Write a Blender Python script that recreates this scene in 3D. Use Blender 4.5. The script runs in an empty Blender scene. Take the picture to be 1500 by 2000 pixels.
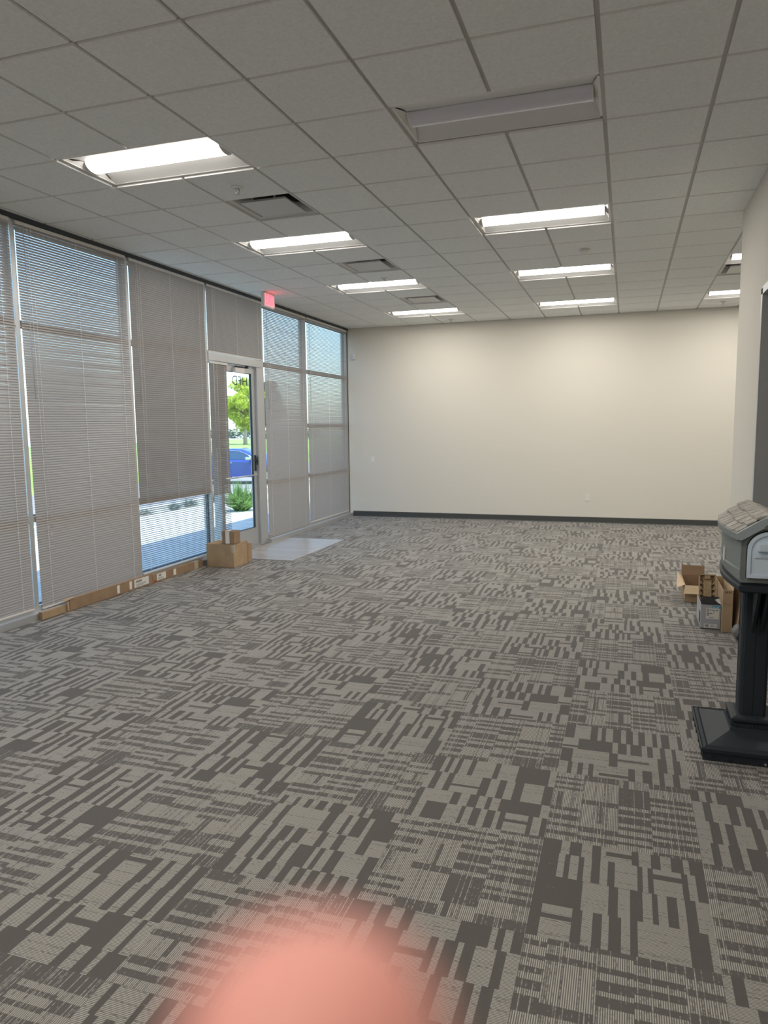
import bpy, bmesh, math, random
from mathutils import Vector, Matrix
C = bpy.context.scene.collection
SC = bpy.context.scene
R = math.radians

# ---------------------------------------------------------------- camera
cam = bpy.data.cameras.new('camera'); camo = bpy.data.objects.new('camera', cam); C.objects.link(camo)
camo.matrix_world = Matrix(((0.94881534, -0.02580405, 0.31477547, 0.17958),
                            (0.31562847, 0.1131881, -0.94210781, -3.73253),
                            (-0.01131864, 0.99323844, 0.1155391, 1.71),
                            (0, 0, 0, 1)))
cam.sensor_fit = 'VERTICAL'; cam.sensor_height = 24; cam.lens = 24 * 1416.4 / 2000
cam.clip_start = 0.005; cam.clip_end = 400
cam.dof.use_dof = True; cam.dof.focus_distance = 3.4
cam.dof.aperture_fstop = cam.lens / 4.6          # about a 4.6 mm opening
SC.camera = camo
SC.view_settings.view_transform = 'Standard'; SC.view_settings.look = 'None'
SC.view_settings.gamma = 1; SC.view_settings.exposure = 1.5
SC.cycles.max_bounces = 10; SC.cycles.diffuse_bounces = 6; SC.cycles.transparent_max_bounces = 12
SC.cycles.sample_clamp_indirect = 8
SC.cycles.use_denoising = True

# ---------------------------------------------------------------- sky and sun
SKY_STRENGTH = 0.30
SUN_ENERGY = 3.2
LAMP = 8.0          # watts of each troffer's downward light
w = bpy.data.worlds.new('world'); SC.world = w; w.use_nodes = True
nt = w.node_tree; nt.nodes.clear()
sky = nt.nodes.new('ShaderNodeTexSky'); sky.sky_type = 'NISHITA'; sky.sun_disc = False
sky.sun_elevation = R(60); sky.sun_rotation = R(90); sky.air_density = 1.0; sky.dust_density = 1.2; sky.ozone_density = 2.0
bg = nt.nodes.new('ShaderNodeBackground'); bg.inputs['Strength'].default_value = SKY_STRENGTH
out = nt.nodes.new('ShaderNodeOutputWorld')
nt.links.new(sky.outputs[0], bg.inputs[0]); nt.links.new(bg.outputs[0], out.inputs[0])
sl = bpy.data.lights.new('sun', 'SUN'); sl.energy = SUN_ENERGY; sl.angle = R(0.6); sl.color = (1, .95, .86)
so = bpy.data.objects.new('sun', sl); C.objects.link(so); so.location = (0, 0, 12)
so.rotation_euler = Vector((-0.34, 0.12, -1)).to_track_quat('-Z', 'Y').to_euler()

# ---------------------------------------------------------------- constants
T = 0.6096; H = 3.607
XW = -4.93          # room face of the window wall
YB = 9.47           # back wall
XR = 1.12           # partition on the right
YS = -6.0           # wall behind the camera
XE = 6.8            # far right wall

# ---------------------------------------------------------------- materials
def mat(name, col, rough=0.6, metal=0.0, spec=0.5, noise=None, bump=None, coat=0, trans=0, emit=None, sheen=0):
    m = bpy.data.materials.new(name); m.use_nodes = True
    n = m.node_tree; b = n.nodes['Principled BSDF']
    b.inputs['Base Color'].default_value = (*col, 1); b.inputs['Roughness'].default_value = rough
    b.inputs['Metallic'].default_value = metal; b.inputs['Specular IOR Level'].default_value = spec
    if coat: b.inputs['Coat Weight'].default_value = coat
    if emit: b.inputs['Emission Color'].default_value = (*emit[0], 1); b.inputs['Emission Strength'].default_value = emit[1]
    tc = n.nodes.new('ShaderNodeTexCoord')
    if noise:
        sc, amt = noise
        t = n.nodes.new('ShaderNodeTexNoise'); t.inputs['Scale'].default_value = sc; t.inputs['Detail'].default_value = 4
        n.links.new(tc.outputs['Object'], t.inputs['Vector'])
        mr = n.nodes.new('ShaderNodeMapRange'); mr.inputs['From Min'].default_value = .3; mr.inputs['From Max'].default_value = .7
        mr.inputs['To Min'].default_value = 1 - amt; mr.inputs['To Max'].default_value = 1 + amt
        mx = n.nodes.new('ShaderNodeVectorMath'); mx.operation = 'SCALE'; mx.inputs[0].default_value = col
        n.links.new(t.outputs['Fac'], mr.inputs['Value']); n.links.new(mr.outputs[0], mx.inputs['Scale'])
        n.links.new(mx.outputs[0], b.inputs['Base Color'])
    if bump:
        sc, st = bump
        t = n.nodes.new('ShaderNodeTexNoise'); t.inputs['Scale'].default_value = sc; t.inputs['Detail'].default_value = 3
        n.links.new(tc.outputs['Object'], t.inputs['Vector'])
        bp = n.nodes.new('ShaderNodeBump'); bp.inputs['Strength'].default_value = st; bp.inputs['Distance'].default_value = .002
        n.links.new(t.outputs['Fac'], bp.inputs['Height']); n.links.new(bp.outputs[0], b.inputs['Normal'])
    if trans:
        o = n.nodes['Material Output']; tr = n.nodes.new('ShaderNodeBsdfTranslucent'); tr.inputs[0].default_value = (*col, 1)
        ms = n.nodes.new('ShaderNodeMixShader'); ms.inputs[0].default_value = trans
        n.links.new(b.outputs[0], ms.inputs[1]); n.links.new(tr.outputs[0], ms.inputs[2]); n.links.new(ms.outputs[0], o.inputs[0])
    return m

M = {}
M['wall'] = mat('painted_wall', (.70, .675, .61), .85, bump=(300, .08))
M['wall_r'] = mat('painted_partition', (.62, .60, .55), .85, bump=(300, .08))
M['base'] = mat('rubber_baseboard', (.055, .06, .058), .5)
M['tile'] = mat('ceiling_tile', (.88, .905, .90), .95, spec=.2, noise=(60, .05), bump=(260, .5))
M['tile_edge'] = mat('tile_edge_highlight', (.96, .96, .95), .6)  # paler than the tile face: highlight along the cross lines put into colour
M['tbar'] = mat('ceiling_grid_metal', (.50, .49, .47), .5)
M['tee'] = mat('cross_tee_grey', (.44, .44, .43), .5)  # darkened to set off the painted highlight on the tile edges
M['alu'] = mat('clear_anodised_aluminium', (.50, .52, .54), .42, metal=.5)
M['shaded_alu'] = mat('shaded_header_metal', (.035, .04, .05), .5)  # the aluminium header's backlit shade put into this dark colour
M['gasket'] = mat('black_gasket', (.015, .016, .02), .6)
M['slat'] = mat('blind_slat_vinyl', (.34, .325, .32), .30, trans=.03)
M['rail'] = mat('blind_rail', (.66, .64, .61), .45)
M['cord'] = mat('blind_cord', (.8, .8, .78), .7)
M['clearwand'] = mat('blind_wand_plastic', (.55, .57, .58), .2)
M['white'] = mat('white_plastic', (.75, .74, .70), .4)
M['fixture'] = mat('white_enamel', (.82, .81, .78), .45)
M['reflector'] = mat('satin_reflector', (.76, .77, .76), .55)
M['lens_on'] = mat('lit_lens', (.9, .9, .85), .4, emit=((1, .93, .86), 4.0))
M['lens_off'] = mat('unlit_lens', (.74, .74, .84), .2)
M['vent'] = mat('vent_enamel', (.62, .62, .61), .45)
M['void'] = mat('duct_interior', (.02, .02, .02), .8)
M['steel'] = mat('sprinkler_chrome', (.6, .6, .6), .3, metal=.8)
M['card'] = mat('corrugated_cardboard', (.40, .285, .175), .85, noise=(9, .10), bump=(120, .15))
M['card_in'] = mat('cardboard_inside', (.50, .38, .245), .85, noise=(9, .08))
M['card_dark'] = mat('brown_cardboard', (.29, .195, .12), .85, noise=(9, .12))
M['tape'] = mat('clear_packing_tape', (.50, .44, .36), .25)
M['label'] = mat('white_label', (.72, .71, .68), .6)
M['ink'] = mat('printed_ink', (.06, .06, .06), .7)
M['ink_br'] = mat('brown_ink', (.16, .09, .045), .7)
M['pulp'] = mat('moulded_pulp', (.40, .30, .18), .95, noise=(30, .12), bump=(150, .4))
M['silver'] = mat('silver_carton', (.40, .415, .44), .4)
M['black_card'] = mat('black_carton', (.012, .012, .014), .45)
M['blue_print'] = mat('blue_print', (.06, .30, .50), .5)
M['blk'] = mat('mailbox_black_plastic', (.026, .033, .041), .55, spec=.22, bump=(500, .05))
M['roofp'] = mat('mailbox_roof_plastic', (.33, .31, .28), .65, noise=(14, .3), bump=(160, .3))
M['body'] = mat('mailbox_grey_plastic', (.185, .205, .205), .6, noise=(300, .25), bump=(220, .25))
M['door'] = mat('mailbox_door_plastic', (.62, .73, .84), .45)
M['skin'] = mat('skin', (.74, .315, .265), .55, noise=(60, .06))
M['nail'] = mat('fingernail', (.85, .55, .48), .3)
M['taupe'] = mat('taupe_panel', (.27, .215, .185), .7)
M['concrete'] = mat('sidewalk_concrete', (.46, .45, .43), .9, noise=(3, .12), bump=(60, .3))
M['gravel'] = mat('gravel_bed', (.30, .28, .25), .95, noise=(9, .5), bump=(30, 1))
M['asphalt'] = mat('asphalt', (.20, .19, .20), .9, noise=(6, .1))
M['grass'] = mat('grass', (.20, .29, .07), .95, noise=(1.5, .3))
M['leaf'] = mat('tree_leaf', (.42, .50, .05), .7, noise=(2.2, .45), trans=.35)
M['shrubleaf'] = mat('shrub_leaf', (.22, .38, .10), .6, noise=(12, .5), trans=.25)
M['bluegrass'] = mat('blue_fescue_leaf', (.10, .17, .15), .6, noise=(20, .5))
M['hedge'] = mat('dark_foliage', (.03, .07, .04), .8, noise=(3, .4))
M['bark'] = mat('bark', (.30, .25, .20), .9, noise=(20, .2))
M['carpaint'] = mat('blue_car_paint', (.03, .07, .32), .18, metal=.3, coat=.6)
M['carglass'] = mat('car_window_glass', (.02, .06, .12), .05, spec=.9)
M['chrome'] = mat('chrome_trim', (.7, .7, .7), .15, metal=1)
M['tyre'] = mat('tyre_rubber', (.02, .02, .02), .8)
M['rock'] = mat('dark_rock', (.08, .08, .09), .9, noise=(8, .4), bump=(20, 1))
M['stucco'] = mat('facade_stucco', (.45, .42, .38), .9, noise=(30, .06))

def glass_mat():
    m = bpy.data.materials.new('clear_glass'); m.use_nodes = True; n = m.node_tree; n.nodes.clear()
    o = n.nodes.new('ShaderNodeOutputMaterial'); t = n.nodes.new('ShaderNodeBsdfTransparent'); t.inputs[0].default_value = (.86, .93, .93, 1)
    g = n.nodes.new('ShaderNodeBsdfGlossy'); g.inputs['Roughness'].default_value = .02; g.inputs[0].default_value = (.9, .95, 1, 1)
    lw = n.nodes.new('ShaderNodeLayerWeight'); lw.inputs[0].default_value = .5
    pw = n.nodes.new('ShaderNodeMath'); pw.operation = 'POWER'; pw.inputs[1].default_value = 5; n.links.new(lw.outputs['Facing'], pw.inputs[0])
    ma = n.nodes.new('ShaderNodeMath'); ma.operation = 'MULTIPLY_ADD'; ma.inputs[1].default_value = .6; ma.inputs[2].default_value = .03; n.links.new(pw.outputs[0], ma.inputs[0])
    ms = n.nodes.new('ShaderNodeMixShader'); n.links.new(ma.outputs[0], ms.inputs[0])
    n.links.new(t.outputs[0], ms.inputs[1]); n.links.new(g.outputs[0], ms.inputs[2]); n.links.new(ms.outputs[0], o.inputs[0])
    return m
M['glass'] = glass_mat()
M['edge'] = mat('mailbox_edge_plastic', (.32, .37, .39), .55, noise=(300, .2), bump=(220, .2))

def exit_mat():
    return mat('lit_red_letters', (.7, .03, .04), .5, emit=((1, .06, .09), 1.3))
M['exitred'] = exit_mat()

def carpet_mat():
    m = bpy.data.materials.new('carpet_tile'); m.use_nodes = True; n = m.node_tree; L = n.links
    b = n.nodes['Principled BSDF']; b.inputs['Roughness'].default_value = .95; b.inputs['Specular IOR Level'].default_value = .15
    b.inputs['Sheen Weight'].default_value = .15
    N = n.nodes.new
    def math_(op, a=None, bb=None, c=None):
        x = N('ShaderNodeMath'); x.operation = op
        for i, v in enumerate((a, bb, c)):
            if v is None: continue
            if isinstance(v, (int, float)): x.inputs[i].default_value = v
            else: L.new(v, x.inputs[i])
        return x.outputs[0]
    tc = N('ShaderNodeTexCoord'); sp = N('ShaderNodeSeparateXYZ'); L.new(tc.outputs['Object'], sp.inputs[0])
    at = N('ShaderNodeAttribute'); at.attribute_name = 'tone'; tone = at.outputs['Fac']
    ad = N('ShaderNodeAttribute'); ad.attribute_name = 'turn'; turn = ad.outputs['Fac']
    def mixf(f, a, bb): return math_('ADD', math_('MULTIPLY', a, math_('SUBTRACT', 1.0, f)), math_('MULTIPLY', bb, f))
    X, Y = sp.outputs[0], sp.outputs[1]
    across = mixf(turn, X, Y); along = mixf(turn, Y, X)       # yarns run along 'along'
    pitch = mixf(turn, 0.0068, 0.0058)
    row = math_('FLOOR', math_('DIVIDE', across, pitch))
    fr = math_('FRACT', math_('DIVIDE', across, pitch))
    wn = N('ShaderNodeTexWhiteNoise'); wn.noise_dimensions = '1D'; L.new(row, wn.inputs['W'])
    # tufts along each yarn
    cv = N('ShaderNodeCombineXYZ'); L.new(math_('MULTIPLY', along, 70.0), cv.inputs[0]); L.new(math_('MULTIPLY', row, 7.31), cv.inputs[1])
    ns = N('ShaderNodeTexNoise'); ns.inputs['Scale'].default_value = 1.0; ns.inputs['Detail'].default_value = 2; L.new(cv.outputs[0], ns.inputs['Vector'])
    fine = N('ShaderNodeTexNoise'); fine.inputs['Scale'].default_value = 420; fine.inputs['Detail'].default_value = 2; L.new(tc.outputs['Object'], fine.inputs['Vector'])
    # light yarn profile (narrow bright line in every row)
    line = math_('SUBTRACT', 1.0, math_('MULTIPLY', math_('ABSOLUTE', math_('SUBTRACT', fr, .5)), 2.0))
    prof = N('ShaderNodeMapRange'); prof.inputs['From Min'].default_value = .25; prof.inputs['From Max'].default_value = .75; L.new(line, prof.inputs['Value'])
    s = math_('ADD', math_('MULTIPLY', wn.outputs['Value'], .55), math_('MULTIPLY', ns.outputs['Fac'], .75))
    # tone 1 = light field, 0 = solid dark field
    thr = N('ShaderNodeMapRange'); thr.inputs['From Min'].default_value = 0; thr.inputs['From Max'].default_value = 1
    thr.inputs['To Min'].default_value = 1.12; thr.inputs['To Max'].default_value = .33; L.new(tone, thr.inputs['Value'])
    hit = N('ShaderNodeMapRange'); hit.inputs['From Min'].default_value = -.12; hit.inputs['From Max'].default_value = .16
    L.new(math_('SUBTRACT', s, thr.outputs[0]), hit.inputs['Value'])
    grain = math_('MULTIPLY_ADD', fine.outputs['Fac'], .9, .5)
    ly = math_('MULTIPLY', math_('MULTIPLY', hit.outputs[0], prof.outputs[0]), grain)
    base = N('ShaderNodeMix'); base.data_type = 'RGBA'
    base.inputs[6].default_value = (.093, .086, .080, 1); base.inputs[7].default_value = (.118, .112, .105, 1); L.new(tone, base.inputs[0])
    bs = N('ShaderNodeVectorMath'); bs.operation = 'SCALE'; L.new(base.outputs[2], bs.inputs[0]); L.new(math_('MULTIPLY_ADD', fine.outputs['Fac'], 1.0, .5), bs.inputs['Scale'])
    mx = N('ShaderNodeMix'); mx.data_type = 'RGBA'; L.new(ly, mx.inputs[0]); L.new(bs.outputs[0], mx.inputs[6]); mx.inputs[7].default_value = (.44, .425, .385, 1)
    L.new(mx.outputs[2], b.inputs['Base Color'])
    bp = N('ShaderNodeBump'); bp.inputs['Strength'].default_value = .35; bp.inputs['Distance'].default_value = .002
    L.new(math_('ADD', ly, fine.outputs['Fac']), bp.inputs['Height']); L.new(bp.outputs[0], b.inputs['Normal'])
    return m
M['carpet'] = carpet_mat()

def plank_mat():
    m = bpy.data.materials.new('vinyl_plank'); m.use_nodes = True; n = m.node_tree; L = n.links
    b = n.nodes['Principled BSDF']; b.inputs['Roughness'].default_value = .32
    tc = n.nodes.new('ShaderNodeTexCoord'); mp = n.nodes.new('ShaderNodeMapping'); mp.inputs['Scale'].default_value = (1, 1, 1)
    mp.inputs['Rotation'].default_value = (0, 0, 0)
    L.new(tc.outputs['Object'], mp.inputs[0])
    br = n.nodes.new('ShaderNodeTexBrick'); br.inputs['Scale'].default_value = 1; br.inputs['Brick Width'].default_value = 1.0
    br.inputs['Row Height'].default_value = .15; br.inputs['Mortar Size'].default_value = .0015
    br.inputs['Color1'].default_value = (.40, .35, .30, 1); br.inputs['Color2'].default_value = (.50, .45, .40, 1); br.inputs['Mortar'].default_value = (.2, .17, .15, 1)
    L.new(mp.outputs[0], br.inputs['Vector'])
    m2 = n.nodes.new('ShaderNodeMapping'); m2.inputs['Scale'].default_value = (3, 40, 1); L.new(tc.outputs['Object'], m2.inputs[0])
    ns = n.nodes.new('ShaderNodeTexNoise'); ns.inputs['Scale'].default_value = 1.5; ns.inputs['Detail'].default_value = 5; L.new(m2.outputs[0], ns.inputs['Vector'])
    mx = n.nodes.new('ShaderNodeMix'); mx.data_type = 'RGBA'; mx.blend_type = 'MULTIPLY'; mx.inputs[0].default_value = .5
    L.new(br.outputs[0], mx.inputs[6]); L.new(ns.outputs['Fac'], mx.inputs[7]); L.new(mx.outputs[2], b.inputs['Base Color'])
    return m
M['plank'] = plank_mat()

# ---------------------------------------------------------------- mesh helpers
def bm_(): return bmesh.new()
def box(bm, lo, hi, mi=0, bev=0):
    vs = [bm.verts.new((x, y, z)) for x in (lo[0], hi[0]) for y in (lo[1], hi[1]) for z in (lo[2], hi[2])]
    fs = [bm.faces.new([vs[i] for i in q]) for q in ((0, 1, 3, 2), (4, 6, 7, 5), (0, 4, 5, 1), (2, 3, 7, 6), (0, 2, 6, 4), (1, 5, 7, 3))]
    for f in fs: f.material_index = mi
    if bev:
        es = list({e for f in fs for e in f.edges})
        bmesh.ops.bevel(bm, geom=es, offset=bev, segments=2, profile=.6, affect='EDGES', clamp_overlap=True)
    return vs
def hexa(bm, pts, mi=0):
    """eight corners: bottom four counter-clockwise, then top four"""
    v = [bm.verts.new(p) for p in pts]
    for q in ((3, 2, 1, 0), (4, 5, 6, 7), (0, 1, 5, 4), (1, 2, 6, 5), (2, 3, 7, 6), (3, 0, 4, 7)):
        bm.faces.new([v[i] for i in q]).material_index = mi
    return v
def quad(bm, a, b, c, d, mi=0):
    f = bm.faces.new([bm.verts.new(p) for p in (a, b, c, d)]); f.material_index = mi; return f
def sheet(bm, a, b, c, d, th, mi=0):
    """a flat panel of thickness th"""
    a, b, c, d = map(Vector, (a, b, c, d)); n = (b - a).cross(d - a).normalized() * th
    hexa(bm, [a, b, c, d, a + n, b + n, c + n, d + n], mi)
def tube(bm, pts, r, seg=8, mi=0, caps=True):
    pts = [Vector(p) for p in pts]; rings = []
    rs = r if isinstance(r, (list, tuple)) else [r] * len(pts)
    for i, p in enumerate(pts):
        d = (pts[min(i + 1, len(pts) - 1)] - pts[max(i - 1, 0)]).normalized()
        up = Vector((0, 0, 1)) if abs(d.z) < .9 else Vector((1, 0, 0))
        a = d.cross(up).normalized(); b = d.cross(a)
        rings.append([bm.verts.new(p + (a * math.cos(t) + b * math.sin(t)) * rs[i]) for t in [2 * math.pi * k / seg for k in range(seg)]])
    for i in range(len(rings) - 1):
        for k in range(seg):
            f = bm.faces.new((rings[i][k], rings[i][(k + 1) % seg], rings[i + 1][(k + 1) % seg], rings[i + 1][k])); f.smooth = True; f.material_index = mi
    if caps:
        for rr in (rings[0], rings[-1]):
            f = bm.faces.new(rr); f.material_index = mi
def lathe(bm, prof, c=(0, 0, 0), seg=24, mi=0):
    rings = []
    for r, z in prof:
        rings.append([bm.verts.new((c[0] + r * math.cos(2 * math.pi * k / seg), c[1] + r * math.sin(2 * math.pi * k / seg), c[2] + z)) for k in range(seg)])
    for i in range(len(rings) - 1):
        for k in range(seg):
            f = bm.faces.new((rings[i][k], rings[i][(k + 1) % seg], rings[i + 1][(k + 1) % seg], rings[i + 1][k])); f.smooth = True; f.material_index = mi
    bm.faces.new(rings[0]).material_index = mi; bm.faces.new(rings[-1]).material_index = mi
def prism(bm, poly, axis, a, b, mi=0):
    """poly of 2D points extruded along axis from a to b"""
    def P(p, t):
        return {'x': (t, p[0], p[1]), 'y': (p[0], t, p[1]), 'z': (p[0], p[1], t)}[axis]
    va = [bm.verts.new(P(p, a)) for p in poly]; vb = [bm.verts.new(P(p, b)) for p in poly]
    bm.faces.new(va).material_index = mi; bm.faces.new(list(reversed(vb))).material_index = mi
    for i in range(len(poly)):
        j = (i + 1) % len(poly); bm.faces.new((va[i], va[j], vb[j], vb[i])).material_index = mi
def obj(name, bm, mats, parent=None, recalc=True, origin=None):
    if recalc: bmesh.ops.recalc_face_normals(bm, faces=bm.faces)
    me = bpy.data.meshes.new(name)
    if origin is not None:
        for v in bm.verts: v.co -= Vector(origin)
    bm.to_mesh(me); bm.free()
    for m in (mats if isinstance(mats, (list, tuple)) else [mats]): me.materials.append(m)
    o = bpy.data.objects.new(name, me); C.objects.link(o)
    if origin is not None: o.location = origin
    if parent: o.parent = parent
    return o
def tag(o, label, cat, group=None, kind=None):
    o['label'] = label; o['category'] = cat
    if group: o['group'] = group
    if kind: o['kind'] = kind
    return o
def thing(name, label, cat, loc=(0, 0, 0), rz=0, group=None):
    o = bpy.data.objects.new(name, None); o.empty_display_size = .05; C.objects.link(o)
    o.location = loc; o.rotation_euler = (0, 0, rz); return tag(o, label, cat, group)
def struct(name, bm, mats, parent=None, recalc=True, label=None):
    o = obj(name, bm, mats, parent, recalc)
    if not parent: o['kind'] = 'structure'
    if label: o['label'] = label
    return o
def dup(root, loc, label, group=None, rz=None):
    r = root.copy(); C.objects.link(r); r.location = loc
    if rz is not None: r.rotation_euler = (0, 0, rz)
    r['label'] = label
    if group: r['group'] = group
    for ch in list(root.children):
        c = ch.copy(); C.objects.link(c); c.parent = r
        for g in list(ch.children):
            d = g.copy(); C.objects.link(d); d.parent = c
    return r
def text_obj(name, s, size, m, parent, mtx, depth=.001, bold=0):
    cu = bpy.data.curves.new(name, 'FONT'); cu.body = s; cu.size = size; cu.extrude = depth; cu.align_x = 'CENTER'; cu.align_y = 'CENTER'
    cu.offset = bold
    t = bpy.data.objects.new('tmp', cu); C.objects.link(t)
    dg = bpy.context.evaluated_depsgraph_get(); dg.update()
    me = bpy.data.meshes.new_from_object(t.evaluated_get(dg)); bpy.data.objects.remove(t); bpy.data.curves.remove(cu)
    me.name = name; me.materials.clear(); me.materials.append(m); me.transform(mtx)
    o = bpy.data.objects.new(name, me); C.objects.link(o); o.parent = parent; return o
rnd = random.Random(7)

# ================================================================ SETTING
# ---- carpet floor: one rectangle of mesh per woven field
def carpet_floor():
    verts, faces, tone, turn = [], [], [], []
    def rect(x0, y0, x1, y1, t, r):
        b = len(verts); verts.extend([(x0, y0, 0), (x1, y0, 0), (x1, y1, 0), (x0, y1, 0)])
        faces.append((b, b + 1, b + 2, b + 3)); tone.append(t); turn.append(r)
    def pattern(rg):
        """list of fields (u0,v0,u1,v1,tone) inside the unit tile; bars are narrow in u"""
        res = []; v = 0
        hs = []
        while v < .999:
            h = rg.uniform(.16, .30); 
            if v + h > .93: h = 1 - v
            hs.append((v, v + h)); v += h
        for v0, v1 in hs:
            u = 0; dark = rg.random() < .5
            while u < .999:
                k = rg.random() if not dark or rg.random() < .35 else .9
                if k < .06: wd = rg.uniform(.2, .30)
                elif k < .18: wd = rg.uniform(.11, .18)
                else: wd = rg.uniform(.03, .075)
                if u + wd > .97: wd = 1 - u
                if dark:
                    res.append((u, v0, u + wd, v1, 0.0))
                elif wd > .12 and rg.random() < .55:
                    a = v0 + (v1 - v0) * rg.uniform(.25, .75); b = min(v1, a + rg.uniform(.03, .06))
                    res.append((u, v0, u + wd, a, 1.0)); res.append((u, a, u + wd, b, 0.0)); res.append((u, b, u + wd, v1, 1.0))
                else:
                    res.append((u, v0, u + wd, v1, 1.0))
                dark = not dark if rg.random() < .93 else dark
                u += wd
        return res
    pats = [pattern(random.Random(100 + i)) for i in range(10)]
    rg = random.Random(5)
    X0, X1, Y0, Y1 = XW, XE, YS, YB
    i0 = math.floor((X0 + .105) / T); i1 = math.ceil((X1 + .105) / T)
    j0 = math.floor((Y0 + .815) / T); j1 = math.ceil((Y1 + .815) / T)
    for i in range(i0, i1):
        for j in range(j0, j1):
            tx, ty = -.105 + i * T, -.815 + j * T
            B = (i + j) % 2 == 1                      # the quarter-turned tile, yarns along x
            p = pats[rg.randrange(10)]; fu, fv = rg.random() < .5, rg.random() < .5
            for u0, v0, u1, v1, t in p:
                if fu: u0, u1 = 1 - u1, 1 - u0
                if fv: v0, v1 = 1 - v1, 1 - v0
                if not B: a0, b0, a1, b1 = v0, u0, v1, u1
                else: a0, b0, a1, b1 = u0, v0, u1, v1
                x0, y0, x1, y1 = tx + a0 * T, ty + b0 * T, tx + a1 * T, ty + b1 * T
                x0, x1 = max(x0, X0), min(x1, X1); y0, y1 = max(y0, Y0), min(y1, Y1)
                if x1 - x0 < 1e-4 or y1 - y0 < 1e-4: continue
                if B: tt = 1.0 if t else 0.02
                else: tt = .92 if t else .34  # softer contrast than the turned tiles: pile sheen put into the tone
                rect(x0, y0, x1, y1, tt, 1.0 if B else 0.0)
    me = bpy.data.meshes.new('floor'); me.from_pydata(verts, [], faces)
    a = me.attributes.new('tone', 'FLOAT', 'FACE'); a.data.foreach_set('value', tone)
    a = me.attributes.new('turn', 'FLOAT', 'FACE'); a.data.foreach_set('value', turn)
    me.materials.append(M['carpet']); o = bpy.data.objects.new('floor', me); C.objects.link(o); o['kind'] = 'structure'
    o['label'] = 'grey and taupe patterned carpet tiles, quarter turned'
carpet_floor()
b = bm_(); box(b, (XW - .16, YS - .15, -.3), (XE + .15, YB + .15, -.004)); struct('trim_1', b, M['concrete'], label='concrete slab under the carpet')

# ---- vinyl entry mat area
b = bm_(); box(b, (XW + .06, 4.70, 0.0), (-3.90, 6.53, .006)); o = struct('floor_entry', b, M['plank'], label='pale wood-look vinyl plank patch inside the glass door')

# ---- walls
b = bm_(); box(b, (XW - .02, YB, -.1), (XE, YB + .15, H + .25)); struct('wall_back', b, M['wall'])
b = bm_(); box(b, (XW, YS - .15, -.1), (XE, YS, H + .25)); struct('wall_front', b, M['wall'])
b = bm_(); box(b, (XE, YS, -.1), (XE + .15, YB, H + .25)); struct('wall_right', b, M['wall'])
b = bm_(); box(b, (XW - .15, YS, -.1), (XW, -3.11, H + .25)); struct('wall_left', b, M['wall'])
# partition with a wide opening
b = bm_()
box(b, (XR, 2.40, 0), (XR + .15, 3.715, H + .1)); box(b, (XR, -1.6, 2.70), (XR + .15, 2.40, H + .1)); box(b, (XR, YS, 0), (XR + .15, -1.6, H + .1))
box(b, (XR + .15, 3.565, 0), (2.6, 3.715, H + .1))
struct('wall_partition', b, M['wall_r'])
b = bm_()
box(b, (2.45, YS, 0), (2.6, 3.565, H + .1)); struct('wall_hallway', b, M['taupe'])
b = bm_()
box(b, (XR - .02, 2.345, 0), (XR + .17, 2.40, 2.70)); box(b, (XR - .02, -1.6, 2.655), (XR + .17, 2.40, 2.71)); box(b, (XR - .02, -1.6, 0), (XR + .17, -1.545, 2.70))
struct('trim_2', b, M['alu'], label='grey metal frame around the opening in the partition')
# baseboards
b = bm_(); prism(b, [(YB - .008, .1), (YB, .102), (YB, 0), (YB - .02, 0), (YB - .01, .012)], 'x', XW + .07, XE); struct('baseboard_back', b, M['base'])
b = bm_(); box(b, (XR - .01, 2.41, 0), (XR, 3.72, .1)); box(b, (XR - .01, 3.715, 0), (2.6, 3.725, .1)); struct('baseboard_partition', b, M['base'])

# ---- ceiling: lay-in tiles hanging a little below the exposed grid
LUM = [(i, j) for i in (-6, -2, 2) for j in (-7, -3, 1, 5, 9, 13)] + [(6, j) for j in (9, 13)]
VENT = [(-5, 3), (-5, 7), (-5, 11), (2, 10)]
skip = set(VENT)
for i, j in LUM: skip.update({(i, j), (i + 1, j)})
b = bm_(); IN = .0128; DZ = .014
iA, iB = -9, 12; jA, jB = -10, 16
for i in range(iA, iB):
    for j in range(jA, jB):
        if (i, j) in skip: continue
        x0, x1 = max(i * T + IN, XW - .005), min(i * T + T - IN, XE); y0, y1 = max(j * T + IN, YS), min(j * T + T - IN, YB)
        if x1 - x0 < .02 or y1 - y0 < .02: continue
        v = [b.verts.new(p) for p in ((x0, y0, H + .004), (x1, y0, H + .004), (x1, y1, H + .004), (x0, y1, H + .004),
                                      (x0, y0, H - DZ), (x1, y0, H - DZ), (x1, y1, H - DZ), (x0, y1, H - DZ))]
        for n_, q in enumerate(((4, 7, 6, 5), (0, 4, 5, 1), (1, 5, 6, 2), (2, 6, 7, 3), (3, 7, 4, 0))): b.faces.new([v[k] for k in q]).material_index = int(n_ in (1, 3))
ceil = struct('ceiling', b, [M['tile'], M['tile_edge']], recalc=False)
b = bm_()
lumcells = {(i, j) for i, j in LUM}
for i in range(iA, iB + 1):
    x = i * T
    if x < XW or x > XE: continue
    for j in range(jA, jB):
        if (i - 1, j) in lumcells: continue            # the light bridges this bar
        y0, y1 = max(j * T, YS), min(j * T + T, YB)
        if y1 > y0: box(b, (x - .012, y0, H), (x + .012, y1, H + .03))
for j in range(jA, jB + 1):
    y = j * T
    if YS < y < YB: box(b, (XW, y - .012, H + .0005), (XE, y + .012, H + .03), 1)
struct('ceiling_grid', b, [M['tbar'], M['tee']], parent=ceil)
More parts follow.
